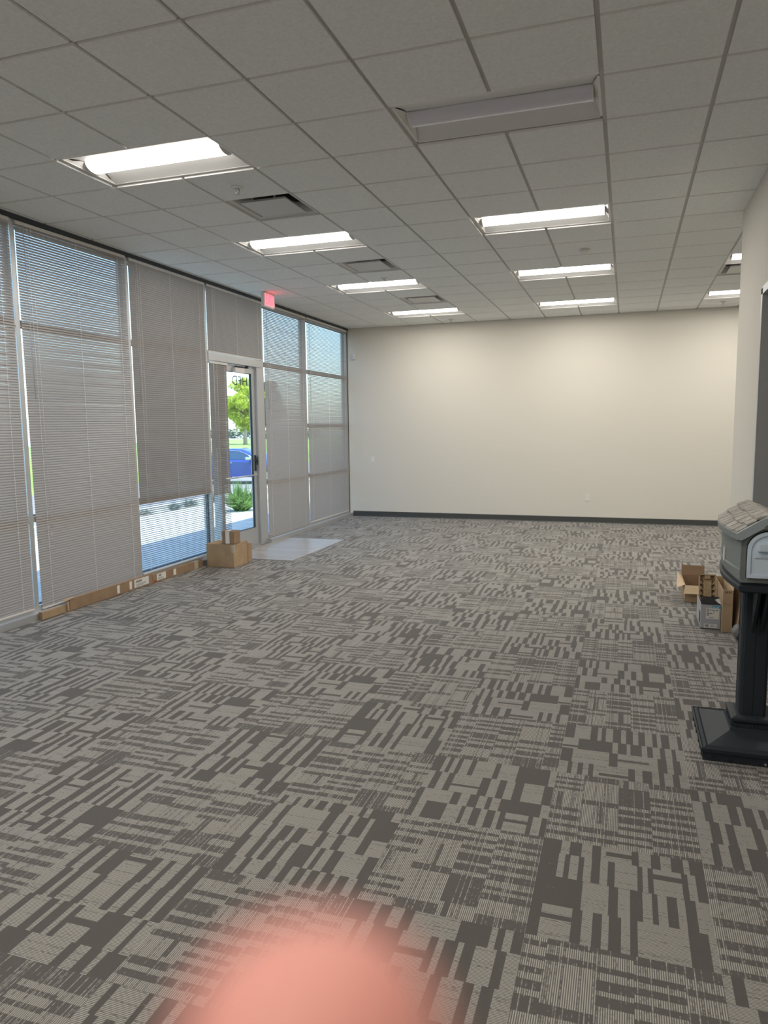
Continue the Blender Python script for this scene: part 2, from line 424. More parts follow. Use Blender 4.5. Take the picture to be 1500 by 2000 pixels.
b = bm_(); box(b, (XW - .2, YS - .15, H + .25), (XE + .15, YB + .15, H + .6)); struct('ceiling_sun_block', b, M['stucco'], label='unseen roof slab above the ceiling, added to block the sun')  # unseen slab added over all the rooms to keep the sun out
b = bm_()
for y0, y1 in ((YS, YB),): box(b, (XR, y0, H), (XR + .02, 3.715, H + .03))
b.free()
# wall angle along the edges
b = bm_()
box(b, (XW, YB - .02, H - .001), (XE, YB, H + .02)); box(b, (XR - .02, YS, H - .009), (XR, 3.735, H + .01)); box(b, (XR - .02, 3.715, H - .009), (2.6, 3.735, H + .01)); box(b, (XW, YS, H - .001), (XW + .02, YB, H + .02))
struct('trim_3', b, M['tbar'], label='wall angle at the ceiling edge')

# ---- window wall
MUL = [-3.11, -1.585, -.06, 1.465, 2.988, 4.512, 6.025, 7.552, YB - .03]
FX0, FX1 = XW - .125, XW - .012       # frame depth
def pane(bm, y0, y1, z0, z1):
    box(bm, (XW - .075, y0, z0), (XW - .068, y1, z1))
b = bm_(); box(b, (FX0 - .05, MUL[0], -.1), (XW + .065, 4.535, .062)); box(b, (FX0 - .05, 6.0, -.1), (XW + .065, YB, .062))
sill = struct('trim_4', b, M['alu'], label='aluminium curb under the storefront windows')
b = bm_(); box(b, (FX0, MUL[0], H - .055), (XW + .012, YB, H + .25)); struct('trim_5', b, M['shaded_alu'], label='header above the storefront windows, its backlit shade in the colour')
b = bm_(); box(b, (FX0 - .02, MUL[0], H + .04), (FX0, YB, H + .25)); b.free()
wi = 0
for k in range(len(MUL) - 1):
    y0, y1 = MUL[k], MUL[k + 1]
    if k == 5: continue
    wi += 1
    fr = bm_(); zt = H - .055; zb = .062
    box(fr, (FX0, y0 - .026, zb), (FX1, y0 + .026, zt), bev=.002)
    if k == 7: box(fr, (FX0, y1 - .026, zb), (FX1, y1 + .03, zt))
    box(fr, (FX0, y0 + .026, zb), (FX1, y1 - .026, zb + .05)); box(fr, (FX0, y0 + .026, zt - .05), (FX1, y1 - .026, zt))
    rails = [.915, 2.665] if k != 7 else [.915, 1.76, 2.665]
    for z in rails: box(fr, (FX0, y0 + .026, z - .026), (FX1, y1 - .026, z + .026))
    # black gaskets round each light
    zs = [zb + .05] + [q for z in rails for q in (z - .026, z + .026)] + [zt - .05]
    wf = struct('window_%d' % wi, fr, M['alu'])
    for a in range(0, len(zs), 2):
        za, zc = zs[a], zs[a + 1]; gm = bm_()
        box(gm, (XW - .09, y0 + .026, za), (XW - .05, y1 - .026, za + .008)); box(gm, (XW - .09, y0 + .026, zc - .008), (XW - .05, y1 - .026, zc))
        box(gm, (XW - .09, y0 + .026, za), (XW - .05, y0 + .034, zc)); box(gm, (XW - .09, y1 - .034, za), (XW - .05, y1 - .026, zc))
        obj('gasket', gm, M['gasket'], wf)
    for a in range(0, len(zs), 2):
        pm = bm_(); pane(pm, y0 + .03, y1 - .03, zs[a] + .004, zs[a + 1] - .004); obj('glass_pane', pm, M['glass'], wf)

# door bay (4.512 .. 6.025): mullion, transom, side light, door leaf
fr = bm_()
y0, y1 = MUL[5], MUL[6]
box(fr, (FX0, y0 - .026, 0), (FX1, y0 + .026, H - .055)); 
box(fr, (FX0, y0 + .026, 2.60), (FX1 + .012, y1 - .026, 2.70), bev=.003)
box(fr, (FX0, y0 + .026, H - .105), (FX1, y1 - .026, H - .055))
DY0, DY1 = 4.80, 5.83                      # door opening
box(fr, (FX0, DY0 - .05, 0), (FX1, DY0, 2.60)); box(fr, (FX0, DY1, 0), (FX1, y1 - .026, 2.60))
box(fr, (FX0, y0 + .026, 0), (FX1, DY0 - .05, .11))
box(fr, (FX0 + .02, DY0, 0), (FX1 - .02, DY1, .012))
tr = struct('window_8', fr, M['alu'], label='aluminium door frame with transom')
pm = bm_(); pane(pm, y0 + .03, y1 - .03, 2.704, H - .11); obj('glass_pane', pm, M['glass'], tr)
pm = bm_(); pane(pm, y0 + .03, DY0 - .054, .114, 2.596); obj('glass_pane', pm, M['glass'], tr)
# door leaf
b = bm_(); dx0, dx1 = XW - .095, XW - .05
L0, L1 = DY0 + .004, DY1 - .004
box(b, (dx0, L0, .02), (dx1, L0 + .09, 2.59)); box(b, (dx0, L1 - .09, .02), (dx1, L1, 2.59))
box(b, (dx0, L0 + .09, .02), (dx1, L1 - .09, .27)); box(b, (dx0, L0 + .09, 2.50), (dx1, L1 - .09, 2.59))
door = struct('door_1', b, M['alu'], label='narrow-stile glass entry door')
b = bm_()
for za, zc in ((.27, 2.50),):
    box(b, (dx0 + .01, L0 + .09, za), (dx1 - .005, L0 + .098, zc)); box(b, (dx0 + .01, L1 - .098, za), (dx1 - .005, L1 - .09, zc))
    box(b, (dx0 + .01, L0 + .09, za), (dx1 - .005, L1 - .09, za + .008)); box(b, (dx0 + .01, L0 + .09, zc - .008), (dx1 - .005, L1 - .09, zc))
obj('gasket', b, M['gasket'], door)
b = bm_(); box(b, (XW - .076, L0 + .094, .274), (XW - .070, L1 - .094, 2.496)); obj('glass_pane', b, M['glass'], door)
b = bm_(); box(b, (dx1, L0 + .40, 2.49), (dx1 + .05, L1 - .36, 2.555), bev=.004); cl = obj('door_closer', b, M['rail'], door)
b = bm_(); box(b, (dx1 + .02, 5.25, 2.565), (dx1 + .045, 5.55, 2.58)); box(b, (dx1 + .02, 5.52, 2.56), (dx1 + .06, 5.56, 2.60)); obj('closer_arm', b, M['gasket'], cl)
b = bm_(); tube(b, [(dx1 + .002, L0 + .05, 1.04), (dx1 + .045, L0 + .07, 1.045), (dx1 + .045, L1 - .09, 1.045), (dx1 + .002, L1 - .04, 1.04)], .011, 10); obj('push_bar', b, M['alu'], door)
b = bm_(); box(b, (dx1, L1 - .075, 1.10), (dx1 + .012, L1 - .03, 1.33), bev=.003); tube(b, [(dx1, L1 - .052, 1.25), (dx1 + .035, L1 - .052, 1.25)], .024, 12)
box(b, (dx1 + .03, L1 - .06, 1.19), (dx1 + .045, L1 - .045, 1.31), bev=.002); obj('door_lock', b, M['blk'], door)
# hinge-side seam and lettering on the glass, read from the outside
mt = Matrix.Translation((XW - .0775, 5.45, 2.38)) @ Matrix(((0, 0, -1, 0), (-1, 0, 0, 0), (0, 1, 0, 0), (0, 0, 0, 1))) @ Matrix.Diagonal((1.25, 1, 1, 1))
text_obj('suite_lettering', 'HFD', .185, M['ink'], door, mt, .0006)

# ================================================================ BLINDS
def blind(y0, y1, z0, z1, tilt, label, low=None, lowz=.9, wand=True, xc=XW - .006, cords=3, skew=0, group='mini blinds on the storefront windows'):
    """slats run along y. tilt: degrees, positive = room edge down. low = tilt under lowz."""
    t = thing('window_blind', label, 'window blind', (xc, (y0 + y1) / 2, z0), 0, group)
    hw = (y1 - y0) / 2; hgt = z1 - z0
    b = bm_(); box(b, (-.014, -hw, hgt - .03), (.016, hw, hgt), bev=.002); obj('headrail', b, M['rail'], t)
    b = bm_(); zlist = []; z = .027; pitch = .0235
    while z < hgt - .036: zlist.append(z); z += pitch
    for z in zlist:
        a = R(tilt)
        if low is not None:
            wz = z + z0
            a = R(low) if wz < lowz else a
        a += R(rnd.uniform(-1.2, 1.2))
        prof = []
        for s in (-1, -.45, .0, .45, 1):
            c = .0127 * s; k = .0026 * (1 - s * s)
            # s=+1 is the room edge
            dx, dz = c * math.cos(a), -c * math.sin(a)
            dx += k * math.sin(a); dz += k * math.cos(a)
            prof.append((dx, z + dz))
        sk = rnd.uniform(-.0006, .0006)
        for q in range(4):
            f = quad(b, (prof[q][0], -hw, prof[q][1] + skew), (prof[q + 1][0], -hw, prof[q + 1][1] + skew), (prof[q + 1][0], hw, prof[q + 1][1] - skew + sk), (prof[q][0], hw, prof[q][1] - skew + sk)); f.smooth = True
    bmesh.ops.remove_doubles(b, verts=b.verts, dist=1e-6)
    o = obj('slats', b, M['slat'], t, recalc=False)
    b = bm_(); box(b, (-.011, -hw, 0), (.013, hw, .016), bev=.003); obj('bottom_rail', b, M['rail'], t)
    ps = [-hw + .13, 0, hw - .13] if cords == 3 else [-hw + .10, hw - .08]
    for p in ps:
        b = bm_(); box(b, (.0125, p - .0013, .01), (.0139, p + .0013, hgt - .03)); obj('ladder_cord', b, M['cord'], t)
    if wand:
        L_ = min(hgt * .78, hgt - .35)
        b = bm_(); tube(b, [(.024, -hw + .075, hgt - .03), (.026, -hw + .078, hgt - .05 - L_ * .55)], .0035, 6); obj('tilt_wand', b, M['clearwand'], t)
        b = bm_(); tube(b, [(.022, -hw + .162, hgt - .03), (.024, -hw + .162, hgt - .05 - L_)], .0014, 5)
        lathe(b, [(.001, .03), (.006, .0), (.001, -.002)], (.024, -hw + .158, hgt - .09 - L_), 8); obj('lift_cord', b, M['cord'], t)
    return t
ZT = H - .058
G = .03
blind(MUL[0] + G, MUL[1] - G, .10, ZT, 66, 'closed vinyl blind beside the plain end of the window wall, outside the view', wand=False)
blind(MUL[1] + G, MUL[2] - G, .10, ZT, 66, 'closed vinyl blind just outside the left edge of the view', wand=False)
blind(MUL[2] + G, MUL[3] - .045, .085, ZT, 71, 'closed vinyl blind cut off by the left edge of the photo')
b2_ = blind(MUL[3] + .052, MUL[4] - .002, .075, ZT, 71, 'full-height closed vinyl blind, widest in view, above the short end of the long cartons')
b2_.rotation_euler = (.0085, 0, 0)
blind(MUL[4] + G, MUL[5] - G, .095, ZT, -72, 'darker vinyl blind whose bottom quarter is open onto the sidewalk', low=-32, lowz=.89)
blind(MUL[5] + .025, MUL[6] - .02, 2.703, ZT, -69, 'short vinyl blind over the transom above the entry door')
blind(MUL[5] + .03, 4.985, .10, 2.59, -66, 'narrow vinyl blind hung beside the glass entry door', low=-35, lowz=.85, cords=2)
blind(MUL[6] + .03, MUL[7] - .025, .03, ZT - .0, 67, 'full-height vinyl blind directly right of the entry door, under the exit sign')
blind(MUL[7] + .03, MUL[8] - .03, .10, ZT, 61, 'full-height vinyl blind in the corner next to the back wall')

# ================================================================ CEILING FIXTURES
def lum(label, on, loc, group='lit ceiling troffers'):
    t = thing('ceiling_light', label, 'ceiling light', loc, 0, group)
    a, c = .6096 - .012, .3048 - .012
    b = bm_()     # lip
    for lo, hi in (((-a, -c, -.001), (a, -c + .014, .02)), ((-a, c - .014, -.001), (a, c, .02)), ((-a, -c, -.001), (-a + .014, c, .02)), ((a - .014, -c, -.001), (a, c, .02))): box(b, lo, hi)
    obj('frame', b, M['fixture'], t)
    b = bm_(); hy = .088; DP = .042
    n = 8; rows = []
    for s in (-1, 1):
        pr = []
        for q in range(n + 1):
            u = q / n; y = c - .012 - (c - .012 - hy) * u; z = DP * math.sin(u * math.pi / 2) ** .9
            pr.append((s * y, z))
        for q in range(n):
            f = quad(b, (-a + .01 + .035 * q / n, pr[q][0], pr[q][1]), (a - .01 - .035 * q / n, pr[q][0], pr[q][1]),
                     (a - .01 - .035 * (q + 1) / n, pr[q + 1][0], pr[q + 1][1]), (-a + .01 + .035 * (q + 1) / n, pr[q + 1][0], pr[q + 1][1])); f.smooth = True
    for sx in (-1, 1):
        quad(b, (sx * (a - .01), -c + .012, 0), (sx * (a - .01), c - .012, 0), (sx * (a - .045), hy, DP), (sx * (a - .045), -hy, DP))
    bmesh.ops.remove_doubles(b, verts=b.verts, dist=1e-5)
    obj('reflector', b, M['reflector'], t)
    b = bm_(); n = 12; ex = a - .050
    pts = [(-hy * math.cos(math.pi * q / n), DP - (DP + .008) * math.sin(math.pi * q / n)) for q in range(n + 1)]
    for q in range(n):
        f = quad(b, (-ex, *pts[q]), (ex, *pts[q]), (ex, *pts[q + 1]), (-ex, *pts[q + 1])); f.smooth = True
    bmesh.ops.remove_doubles(b, verts=b.verts, dist=1e-5)
    obj('diffuser', b, M['lens_on' if on else 'lens_off'], t)
    for sx in (-1, 1):
        b = bm_(); prism(b, [(p[0] * 1.04, p[1] - .002) for p in pts], 'x', sx * ex, sx * (ex + .008)); obj('end_cap', b, M['fixture'], t)
    if on:
        al = bpy.data.lights.new('troffer_light', 'AREA'); al.shape = 'RECTANGLE'; al.size = 2 * ex - .02; al.size_y = 2 * hy - .07
        al.energy = LAMP; al.color = (1, .94, .85)
        ao = bpy.data.objects.new('light', al); C.objects.link(ao); ao.parent = t; ao.location = (0, 0, -.0095)
    b = bm_(); box(b, (-a, -c, DP + .003), (a, c, .09)); obj('housing', b, M['fixture'], t)
    return t
def cell(i, j): return (i * T + T, j * T + T / 2, H)
lit = lum('largest-looking lit white troffer, upper left, before the first air vent', True, cell(-6, 1))
off = lum('unlit troffer with a pale lavender tube, nearest overhead', False, cell(-2, 1), group='unlit troffer')
lab = {(-6, 5): 'lit troffer in the window-side row, just beyond the first air vent',
       (-6, 9): 'lit troffer in the window-side row, third from the near end',
       (-6, 13): 'lit troffer in the window-side row, nearest the back wall',
       (-2, 5): 'lit troffer in the middle row, right behind the unlit one',
       (-2, 9): 'lit troffer in the middle row, beyond the smoke detector',
       (-2, 13): 'lit troffer in the middle row, nearest the back wall',
       (2, 9): 'lit troffer beyond the partition, in front of the right-hand vent',
       (2, 13): 'lit troffer beyond the partition, nearest the back wall'}
for ij, s in lab.items(): dup(lit, cell(*ij), s)
for i, j in LUM:
    if (i, j) in lab or (i, j) in ((-6, 1), (-2, 1)): continue
    if i == 2 and j in (1, -3, -7): continue
    dup(lit, cell(i, j), 'lit troffer outside the view, lighting the rest of the room', group='troffers outside the view')
    # (outside the frame; it lights the room)
b = bm_()
for i, j in LUM:
    if i == 2 and j in (1, -3, -7): box(b, (i * T + .013, j * T + .013, H - .007), (i * T + 2 * T - .013, j * T + T - .013, H + .004))
if len(b.verts): struct('ceiling_patch', b, M['tile'], parent=ceil)

def vent(label, loc):
    t = thing('air_vent', label, 'air vent', loc, 0, 'square plaque air vents')
    a = T / 2 - .012; p = .208
    b = bm_()
    for k in range(4):
        m = Matrix.Rotation(k * math.pi / 2, 3, 'Z')
        def r_(x, y, z): return m @ Vector((x, y, z))
        quad(b, r_(-a, -a, -.002), r_(a, -a, -.002), r_(a - .03, -a + .03, .004), r_(-a + .03, -a + .03, .004))
        quad(b, r_(-a + .03, -a + .03, .004), r_(a - .03, -a + .03, .004), r_(.215, -.215, .085), r_(-.215, -.215, .085))
    bmesh.ops.remove_doubles(b, verts=b.verts, dist=1e-5); obj('frame', b, M['vent'], t)
    b = bm_(); box(b, (-.21, -.21, .085), (.21, .21, .10)); obj('duct', b, M['void'], t)
    b = bm_()
    hexa(b, [(-p, -p, -.012), (p, -p, -.012), (p, p, -.012), (-p, p, -.012), (-p + .012, -p + .012, .008), (p - .012, -p + .012, .008), (p - .012, p - .012, .008), (-p + .012, p - .012, .008)])
    obj('plaque', b, M['vent'], t)
    for x in (-.1, .1):
        for y in (-.19, .19): b = bm_(); box(b, (x - .006, y - .01, .004), (x + .006, y + .01, .088)); obj('bracket', b, M['steel'], t)
    return t
def c1(i, j): return (i * T + T / 2, j * T + T / 2, H)
v0 = vent('square ceiling vent nearest the camera, beside the first sprinkler head', c1(-5, 3))
dup(v0, c1(-5, 7), 'square ceiling vent in the window-side row, second from the near end')
dup(v0, c1(-5, 11), 'square ceiling vent in the window-side row, closest to the back wall')
dup(v0, c1(2, 10), 'square ceiling vent cut off by the partition on the right')

def sprinkler(label, loc):
    t = thing('fire_sprinkler', label, 'fire sprinkler', loc, 0, 'ceiling sprinkler heads')
    b = bm_(); lathe(b, [(.050, .0), (.048, -.008), (.020, -.014), (.017, -.004)], seg=20); obj('escutcheon', b, M['white'], t)
    b = bm_(); tube(b, [(0, 0, 0), (0, 0, -.028)], .010, 10); tube(b, [(-.012, 0, -.02), (-.016, 0, -.038), (-.004, 0, -.052)], .003, 6); tube(b, [(.012, 0, -.02), (.016, 0, -.038), (.004, 0, -.052)], .003, 6)
    obj('sprinkler_body', b, M['steel'], t)
    b = bm_(); lathe(b, [(.020, -.052), (.021, -.055), (.004, -.056)], seg=14); obj('deflector', b, M['steel'], t); return t
s0 = sprinkler('fire sprinkler head in the tile before the nearest air vent', (-4.53 * T, 2.53 * T, H - .0135))
dup(s0, (-4.58 * T, 8.64 * T, H - .0135), 'fire sprinkler head beside the second air vent')
dup(s0, (-4.61 * T, 14.87 * T, H - .0135), 'fire sprinkler head near the back wall, window side')
dup(s0, (2.53 * T, 14.58 * T, H - .0135), 'fire sprinkler head near the back wall, right of the partition edge')
t = thing('smoke_detector', 'round white ceiling smoke detector between two middle-row lights', 'smoke detector', (-.50 * T, 7.6 * T, H - .0135))
b = bm_(); lathe(b, [(.062, 0), (.062, -.012), (.052, -.014)], seg=28); obj('base', b, M['white'], t)
b = bm_(); lathe(b, [(.048, -.012), (.046, -.028), (.030, -.038), (.002, -.040)], seg=28); obj('cover', b, M['white'], t)

# ---- exit sign, hung under the ceiling, facing into the room
t = thing('exit_sign', 'white ceiling-mounted EXIT sign with glowing red letters by the entry door', 'exit sign', (-4.62, 5.63, H), 0)
b = bm_(); box(b, (-.03, -.07, -.022), (.03, .07, -.004), bev=.004); obj('canopy', b, M['white'], t)
b = bm_(); box(b, (-.024, -.16, -.215), (.022, .16, -.02), bev=.005); hs = obj('housing', b, M['white'], t)
b = bm_(); box(b, (.0222, -.137, -.197), (.0236, .137, -.038)); obj('sign_face', b, mat('sign_face_red', (.85, .30, .30), .4, emit=((1, .16, .2), .55)), t)
mt = Matrix.Translation((.0242, 0, -.118)) @ Matrix(((0, 0, 1, 0), (1, 0, 0, 0), (0, 1, 0, 0), (0, 0, 0, 1)))
text_obj('exit_letters', 'EXIT', .195, M['exitred'], t, mt @ Matrix.Diagonal((.56, 1, 1, 1)), .0008, bold=.002)
b = bm_(); box(b, (-.015, .165, -.17), (.012, .19, -.13), bev=.003); obj('side_lamp', b, M['white'], t)

# ---- small things on the back wall
def plate(name, label, cat, loc, w_, h_, toggles):
    t = thing(name, label, cat, loc)
    b = bm_(); box(b, (-w_ / 2, -.006, -h_ / 2), (w_ / 2, 0, h_ / 2), bev=.0015); obj('cover_plate', b, M['white'], t)
    for z, hh, nm, m in toggles:
        b = bm_(); box(b, (-.017, -.010, z - hh / 2), (.017, -.0062, z + hh / 2), bev=.001); o = obj(nm, b, M[m], t)
        if nm == 'receptacle':
            b = bm_()
            for x in (-.006, .006): box(b, (x - .0012, -.0106, z - .002), (x + .0012, -.0101, z + .008))
            box(b, (-.002, -.0106, z - .010), (.002, -.0101, z - .006)); obj('slots', b, M['ink'], o)
plate('light_switch', 'white light switch on the back wall near the window corner', 'light switch', (-4.449, YB, 1.11), .075, .12, [(0, .066, 'rocker', 'fixture')])
plate('wall_outlet', 'white electrical outlet low on the back wall', 'wall outlet', (-.451, YB, .445), .075, .12, [(.022, .034, 'receptacle', 'fixture'), (-.022, .034, 'receptacle', 'fixture')])
t = thing('motion_sensor', 'small white motion sensor high on the back wall by the blinds', 'motion sensor', (-4.80, YB, 3.06))
b = bm_(); box(b, (-.03, -.04, -.055), (.03, 0, .055), bev=.008); obj('sensor_body', b, M['white'], t)
b = bm_(); box(b, (-.02, -.045, -.03), (.02, -.039, .01), bev=.003); obj('sensor_lens', b, M['vent'], t)

# ================================================================ LEFT: cartons
def carton_label(parent, x, y0, y1, z0, z1, lines=True, m='label'):
    b = bm_(); box(b, (x, y0, z0), (x + .0012, y1, z1)); l = obj('shipping_label', b, M[m], parent)
    if lines:
        b = bm_(); n = 9
        for k in range(n):
            if rnd.random() < .75: box(b, (x + .0012, y0 + (y1 - y0) * (.12 + .045 * k), z0 + (z1 - z0) * .55), (x + .0018, y0 + (y1 - y0) * (.12 + .045 * k + .025), z0 + (z1 - z0) * .85))
        for k in range(3): box(b, (x + .0012, y0 + (y1 - y0) * .12, z0 + (z1 - z0) * (.12 + .12 * k)), (x + .0018, y0 + (y1 - y0) * rnd.uniform(.5, .85), z0 + (z1 - z0) * (.16 + .12 * k)))
        obj('label_print', b, M['ink'], l)
    return l
xf = -4.826
t = thing('long_carton', 'low flat end of a long brown carton poking out under the widest blind', 'cardboard carton', (0, 0, 0), 0, None)
b = bm_(); box(b, (XW + .068, 1.40, .003), (xf, 1.735, .075), bev=.002); obj('carton_body', b, M['card'], t)
b = bm_(); box(b, (XW + .068, 1.394, .003), (xf + .001, 1.3995, .074)); obj('end_flap', b, M['card_dark'], t)
t = thing('long_carton', 'long narrow brown carton lying against the window curb, covered in labels', 'cardboard carton', (0, 0, 0), 0, None)
b = bm_(); box(b, (XW + .068, 1.745, .003), (xf + .006, 3.02, .118), bev=.002); obj('carton_body', b, M['card_dark'], t)
b = bm_(); hexa(b, [(XW + .066, 1.70, .119), (xf + .012, 1.66, .108), (xf + .012, 1.80, .122), (XW + .066, 1.84, .122), (XW + .066, 1.70, .122), (xf + .012, 1.66, .111), (xf + .012, 1.80, .125), (XW + .066, 1.84, .125)]); obj('end_flap', b, M['card'], t)
b = bm_(); sheet(b, (xf + .006, 1.735, .01), (xf + .014, 1.70, .01), (xf + .014, 1.70, .1), (xf + .006, 1.735, .105), .003); obj('end_flap', b, M['card'], t)
for y0, y1, m in ((2.42, 2.46, 'label'), (2.62, 2.66, 'label')): carton_label(t, xf + .007, y0, y1, .02, .105, False, m)
carton_label(t, xf + .007, 2.70, 2.95, .02, .108)
t = thing('long_carton', 'second long narrow brown carton, running up to the stacked square boxes', 'cardboard carton', (0, 0, 0), 0, None)
b = bm_(); box(b, (XW + .068, 3.03, .003), (xf + .004, 4.04, .098), bev=.002); obj('carton_body', b, M['card_dark'], t)
carton_label(t, xf + .005, 3.10, 3.27, .02, .094)
carton_label(t, xf + .005, 3.42, 3.47, .02, .09, False)
b = bm_(); box(b, (xf + .0045, 3.86, .004), (xf + .0056, 3.94, .0985)); box(b, (XW + .07, 3.86, .0985), (xf + .0056, 3.94, .0995)); obj('packing_tape', b, M['tape'], t)
b = bm_(); box(b, (xf + .0045, 3.10 - .05, .004), (xf + .0055, 3.085, .03)); obj('red_mark', b, mat('red_print', (.4, .03, .02), .6), t)

def closed_box(name, label, lo, hi, m, strip=None):
    c = ((lo[0] + hi[0]) / 2, (lo[1] + hi[1]) / 2, lo[2])
    t = thing(name, label, 'cardboard box', c); l = Vector(lo) - Vector(c); h = Vector(hi) - Vector(c)
    b = bm_(); box(b, l, (h.x, h.y, h.z - .004), bev=.003); obj('box_body', b, m, t)
    b = bm_(); mid = 0
    hexa(b, [(l.x, l.y, h.z - .004), (h.x, l.y, h.z - .004), (h.x, mid - .001, h.z - .004), (l.x, mid - .001, h.z - .004), (l.x, l.y, h.z), (h.x, l.y, h.z), (h.x, mid - .001, h.z + .003), (l.x, mid - .001, h.z + .003)])
    obj('top_flap', b, m, t)
    b = bm_(); hexa(b, [(l.x, mid + .001, h.z - .004), (h.x, mid + .001, h.z - .004), (h.x, h.y, h.z - .004), (l.x, h.y, h.z - .004), (l.x, mid + .001, h.z + .006), (h.x, mid + .001, h.z + .010), (h.x, h.y, h.z), (l.x, h.y, h.z)])
    obj('top_flap', b, m, t)
    return t, l, h
t, l, h = closed_box('cardboard_box', 'large brown shipping box on the carpet beside the entry door', (-4.775, 4.068, .003), (-4.392, 4.42, .293), M['card'])
b = bm_(); box(b, (h.x - .03, l.y - .0012, .19), (h.x + .0014, l.y - .0002, .285)); box(b, (h.x, l.y - .001, .19), (h.x + .0014, l.y + .035, .285)); obj('packing_tape', b, M['tape'], t)
b = bm_(); sheet(b, (h.x, h.y - .002, .02), (h.x + .03, h.y + .05, .02), (h.x + .03, h.y + .05, .25), (h.x, h.y - .002, .26), .004); obj('side_flap', b, M['card'], t)
t, l, h = closed_box('cardboard_box', 'small taped brown box sitting on the larger shipping box', (-4.562, 4.09, .300), (-4.392, 4.24, .455), M['card_dark'])
b = bm_(); box(b, (-.035, l.y - .0014, .0), (.02, l.y - .0002, h.z)); box(b, (-.035, l.y - .0014, h.z + .004), (.02, -.01, h.z + .005)); obj('packing_tape', b, M['label'], t)

# ================================================================ RIGHT: open boxes beside the partition
def open_box(name, label, cx, cy, z0, w_, d_, h_, m, mi, th=.004, rz=0, cat='cardboard box'):
    t = thing(name, label, cat, (cx, cy, z0), rz)
    b = bm_(); a, c = w_ / 2, d_ / 2
    box(b, (-a, -c, 0), (a, c, th), 1); box(b, (-a, -c, th), (a, -c + th, h_)); box(b, (-a, c - th, th), (a, c, h_))
    box(b, (-a, -c + th, th), (-a + th, c - th, h_)); box(b, (a - th, -c + th, th), (a, c - th, h_))
    for f in b.faces:
        n = f.calc_center_median() ; f.normal_update()
        inward = f.normal.dot(Vector((n.x / a, n.y / c, 0))) < -.2
        if inward: f.material_index = 1
    obj('box_body', b, [m, mi], t); return t
# silver product carton
t = open_box('product_box', 'silver and black product box with shipping labels on its end', .885, 2.93, .003, .152, .36, .205, M['silver'], M['black_card'], cat='product box')
a, c = .076, .18
b = bm_(); sheet(b, (-a, -c + .003, .205), (a, -c + .003, .205), (a - .012, -c + .03, .268), (-a, -c + .03, .268), .002); obj('end_flap', b, M['black_card'], t)
b = bm_(); sheet(b, (.028, -c + .012, .248), (.062, -c + .010, .262), (a + .004, -c + .004, .212), (.066, -c + .006, .212), .0015); obj('torn_paper', b, M['label'], t)
b = bm_(); sheet(b, (-.035, -c + .0125, .2275), (.012, -c + .0125, .2275), (.012, -c + .0165, .237), (-.035, -c + .0165, .237), .0008); sheet(b, (-.035, -c + .0185, .2415), (.012, -c + .0185, .2415), (.012, -c + .021, .2475), (-.035, -c + .021, .2475), .0008); obj('flap_print', b, M['silver'], t)
b = bm_(); box(b, (.012, -c - .0006, .178), (a, -c, .199)); obj('blue_band', b, M['blue_print'], t)
b = bm_()
for x in (.018, .045): box(b, (x, -c - .001, .183), (x + .016, -c - .0006, .188))
obj('band_print', b, M['label'], t)
b = bm_(); box(b, (-.036, -c - .0016, .086), (.064, -c - .0007, .178)); sl_ = obj('shipping_label', b, M['label'], t)
b = bm_(); yy = -c - .0022
for k in range(9): box(b, (-.029, yy, .112 + k * .0068), (-.014, yy + .0006, .112 + k * .0068 + rnd.choice((.002, .0035, .005))))
for z, x0, x1 in ((.158, -.006, .004), (.158, .008, .014), (.152, .016, .034), (.156, .040, .056), (.128, -.010, .001), (.128, .004, .012), (.132, .020, .026), (.100, -.012, .03), (.095, -.012, .018)):
    box(b, (x0, yy, z), (x1, yy + .0006, z + (.006 if z > .11 else .002)))
    box(b, (x0 + .001, yy, z + .009), (x1 - .002, yy + .0006, z + .0115)) if z > .12 else None
obj('label_print', b, M['ink'], sl_)
b = bm_(); box(b, (-.050, -c - .0012, .010), (.052, -c - .0002, .043)); sl_ = obj('barcode_label', b, M['label'], t)
b = bm_()
for k in range(11):
    x = -.042 + k * .0028; box(b, (x, -c - .0018, .016), (x + rnd.choice((.001, .0018)), -c - .0012, .037))
for z, x1 in ((.034, .02), (.028, .03), (.024, .042), (.018, .02)): box(b, (.002, -c - .0018, z), (x1, -c - .0012, z + .002))
obj('label_print', b, M['ink'], sl_)
b = bm_(); box(b, (-a - .0008, -.14, .03), (-a, -.04, .13)); obj('side_print', b, M['black_card'], t)

# moulded pulp tray standing in the silver box
t = thing('pulp_tray', 'moulded brown pulp packing tray standing upright in the silver product box', 'packing tray', (.885, 3.0, .012), 0)
b = bm_(); W_, Hh = .068, .400
ang = R(14)
def tp(x, y, z): return (x, y * math.cos(ang) + z * math.sin(ang), z * math.cos(ang) - y * math.sin(ang))
def tb(lo, hi, mi=0): hexa(b, [tp(*p) for p in ((lo[0], lo[1], lo[2]), (hi[0], lo[1], lo[2]), (hi[0], hi[1], lo[2]), (lo[0], hi[1], lo[2]), (lo[0], lo[1], hi[2]), (hi[0], lo[1], hi[2]), (hi[0], hi[1], hi[2]), (lo[0], hi[1], hi[2]))], mi)
tb((-.034, .03, 0), (.034, .034, Hh)); tb((-W_, 0, 0), (-W_ + .009, .034, Hh)); tb((W_ - .009, 0, 0), (W_, .034, Hh)); tb((-W_, 0, Hh - .009), (W_, .034, Hh))
tb((-.032, .006, 0), (.032, .03, Hh - .055)); tb((-.022, .002, Hh - .04), (.022, .03, Hh - .006))
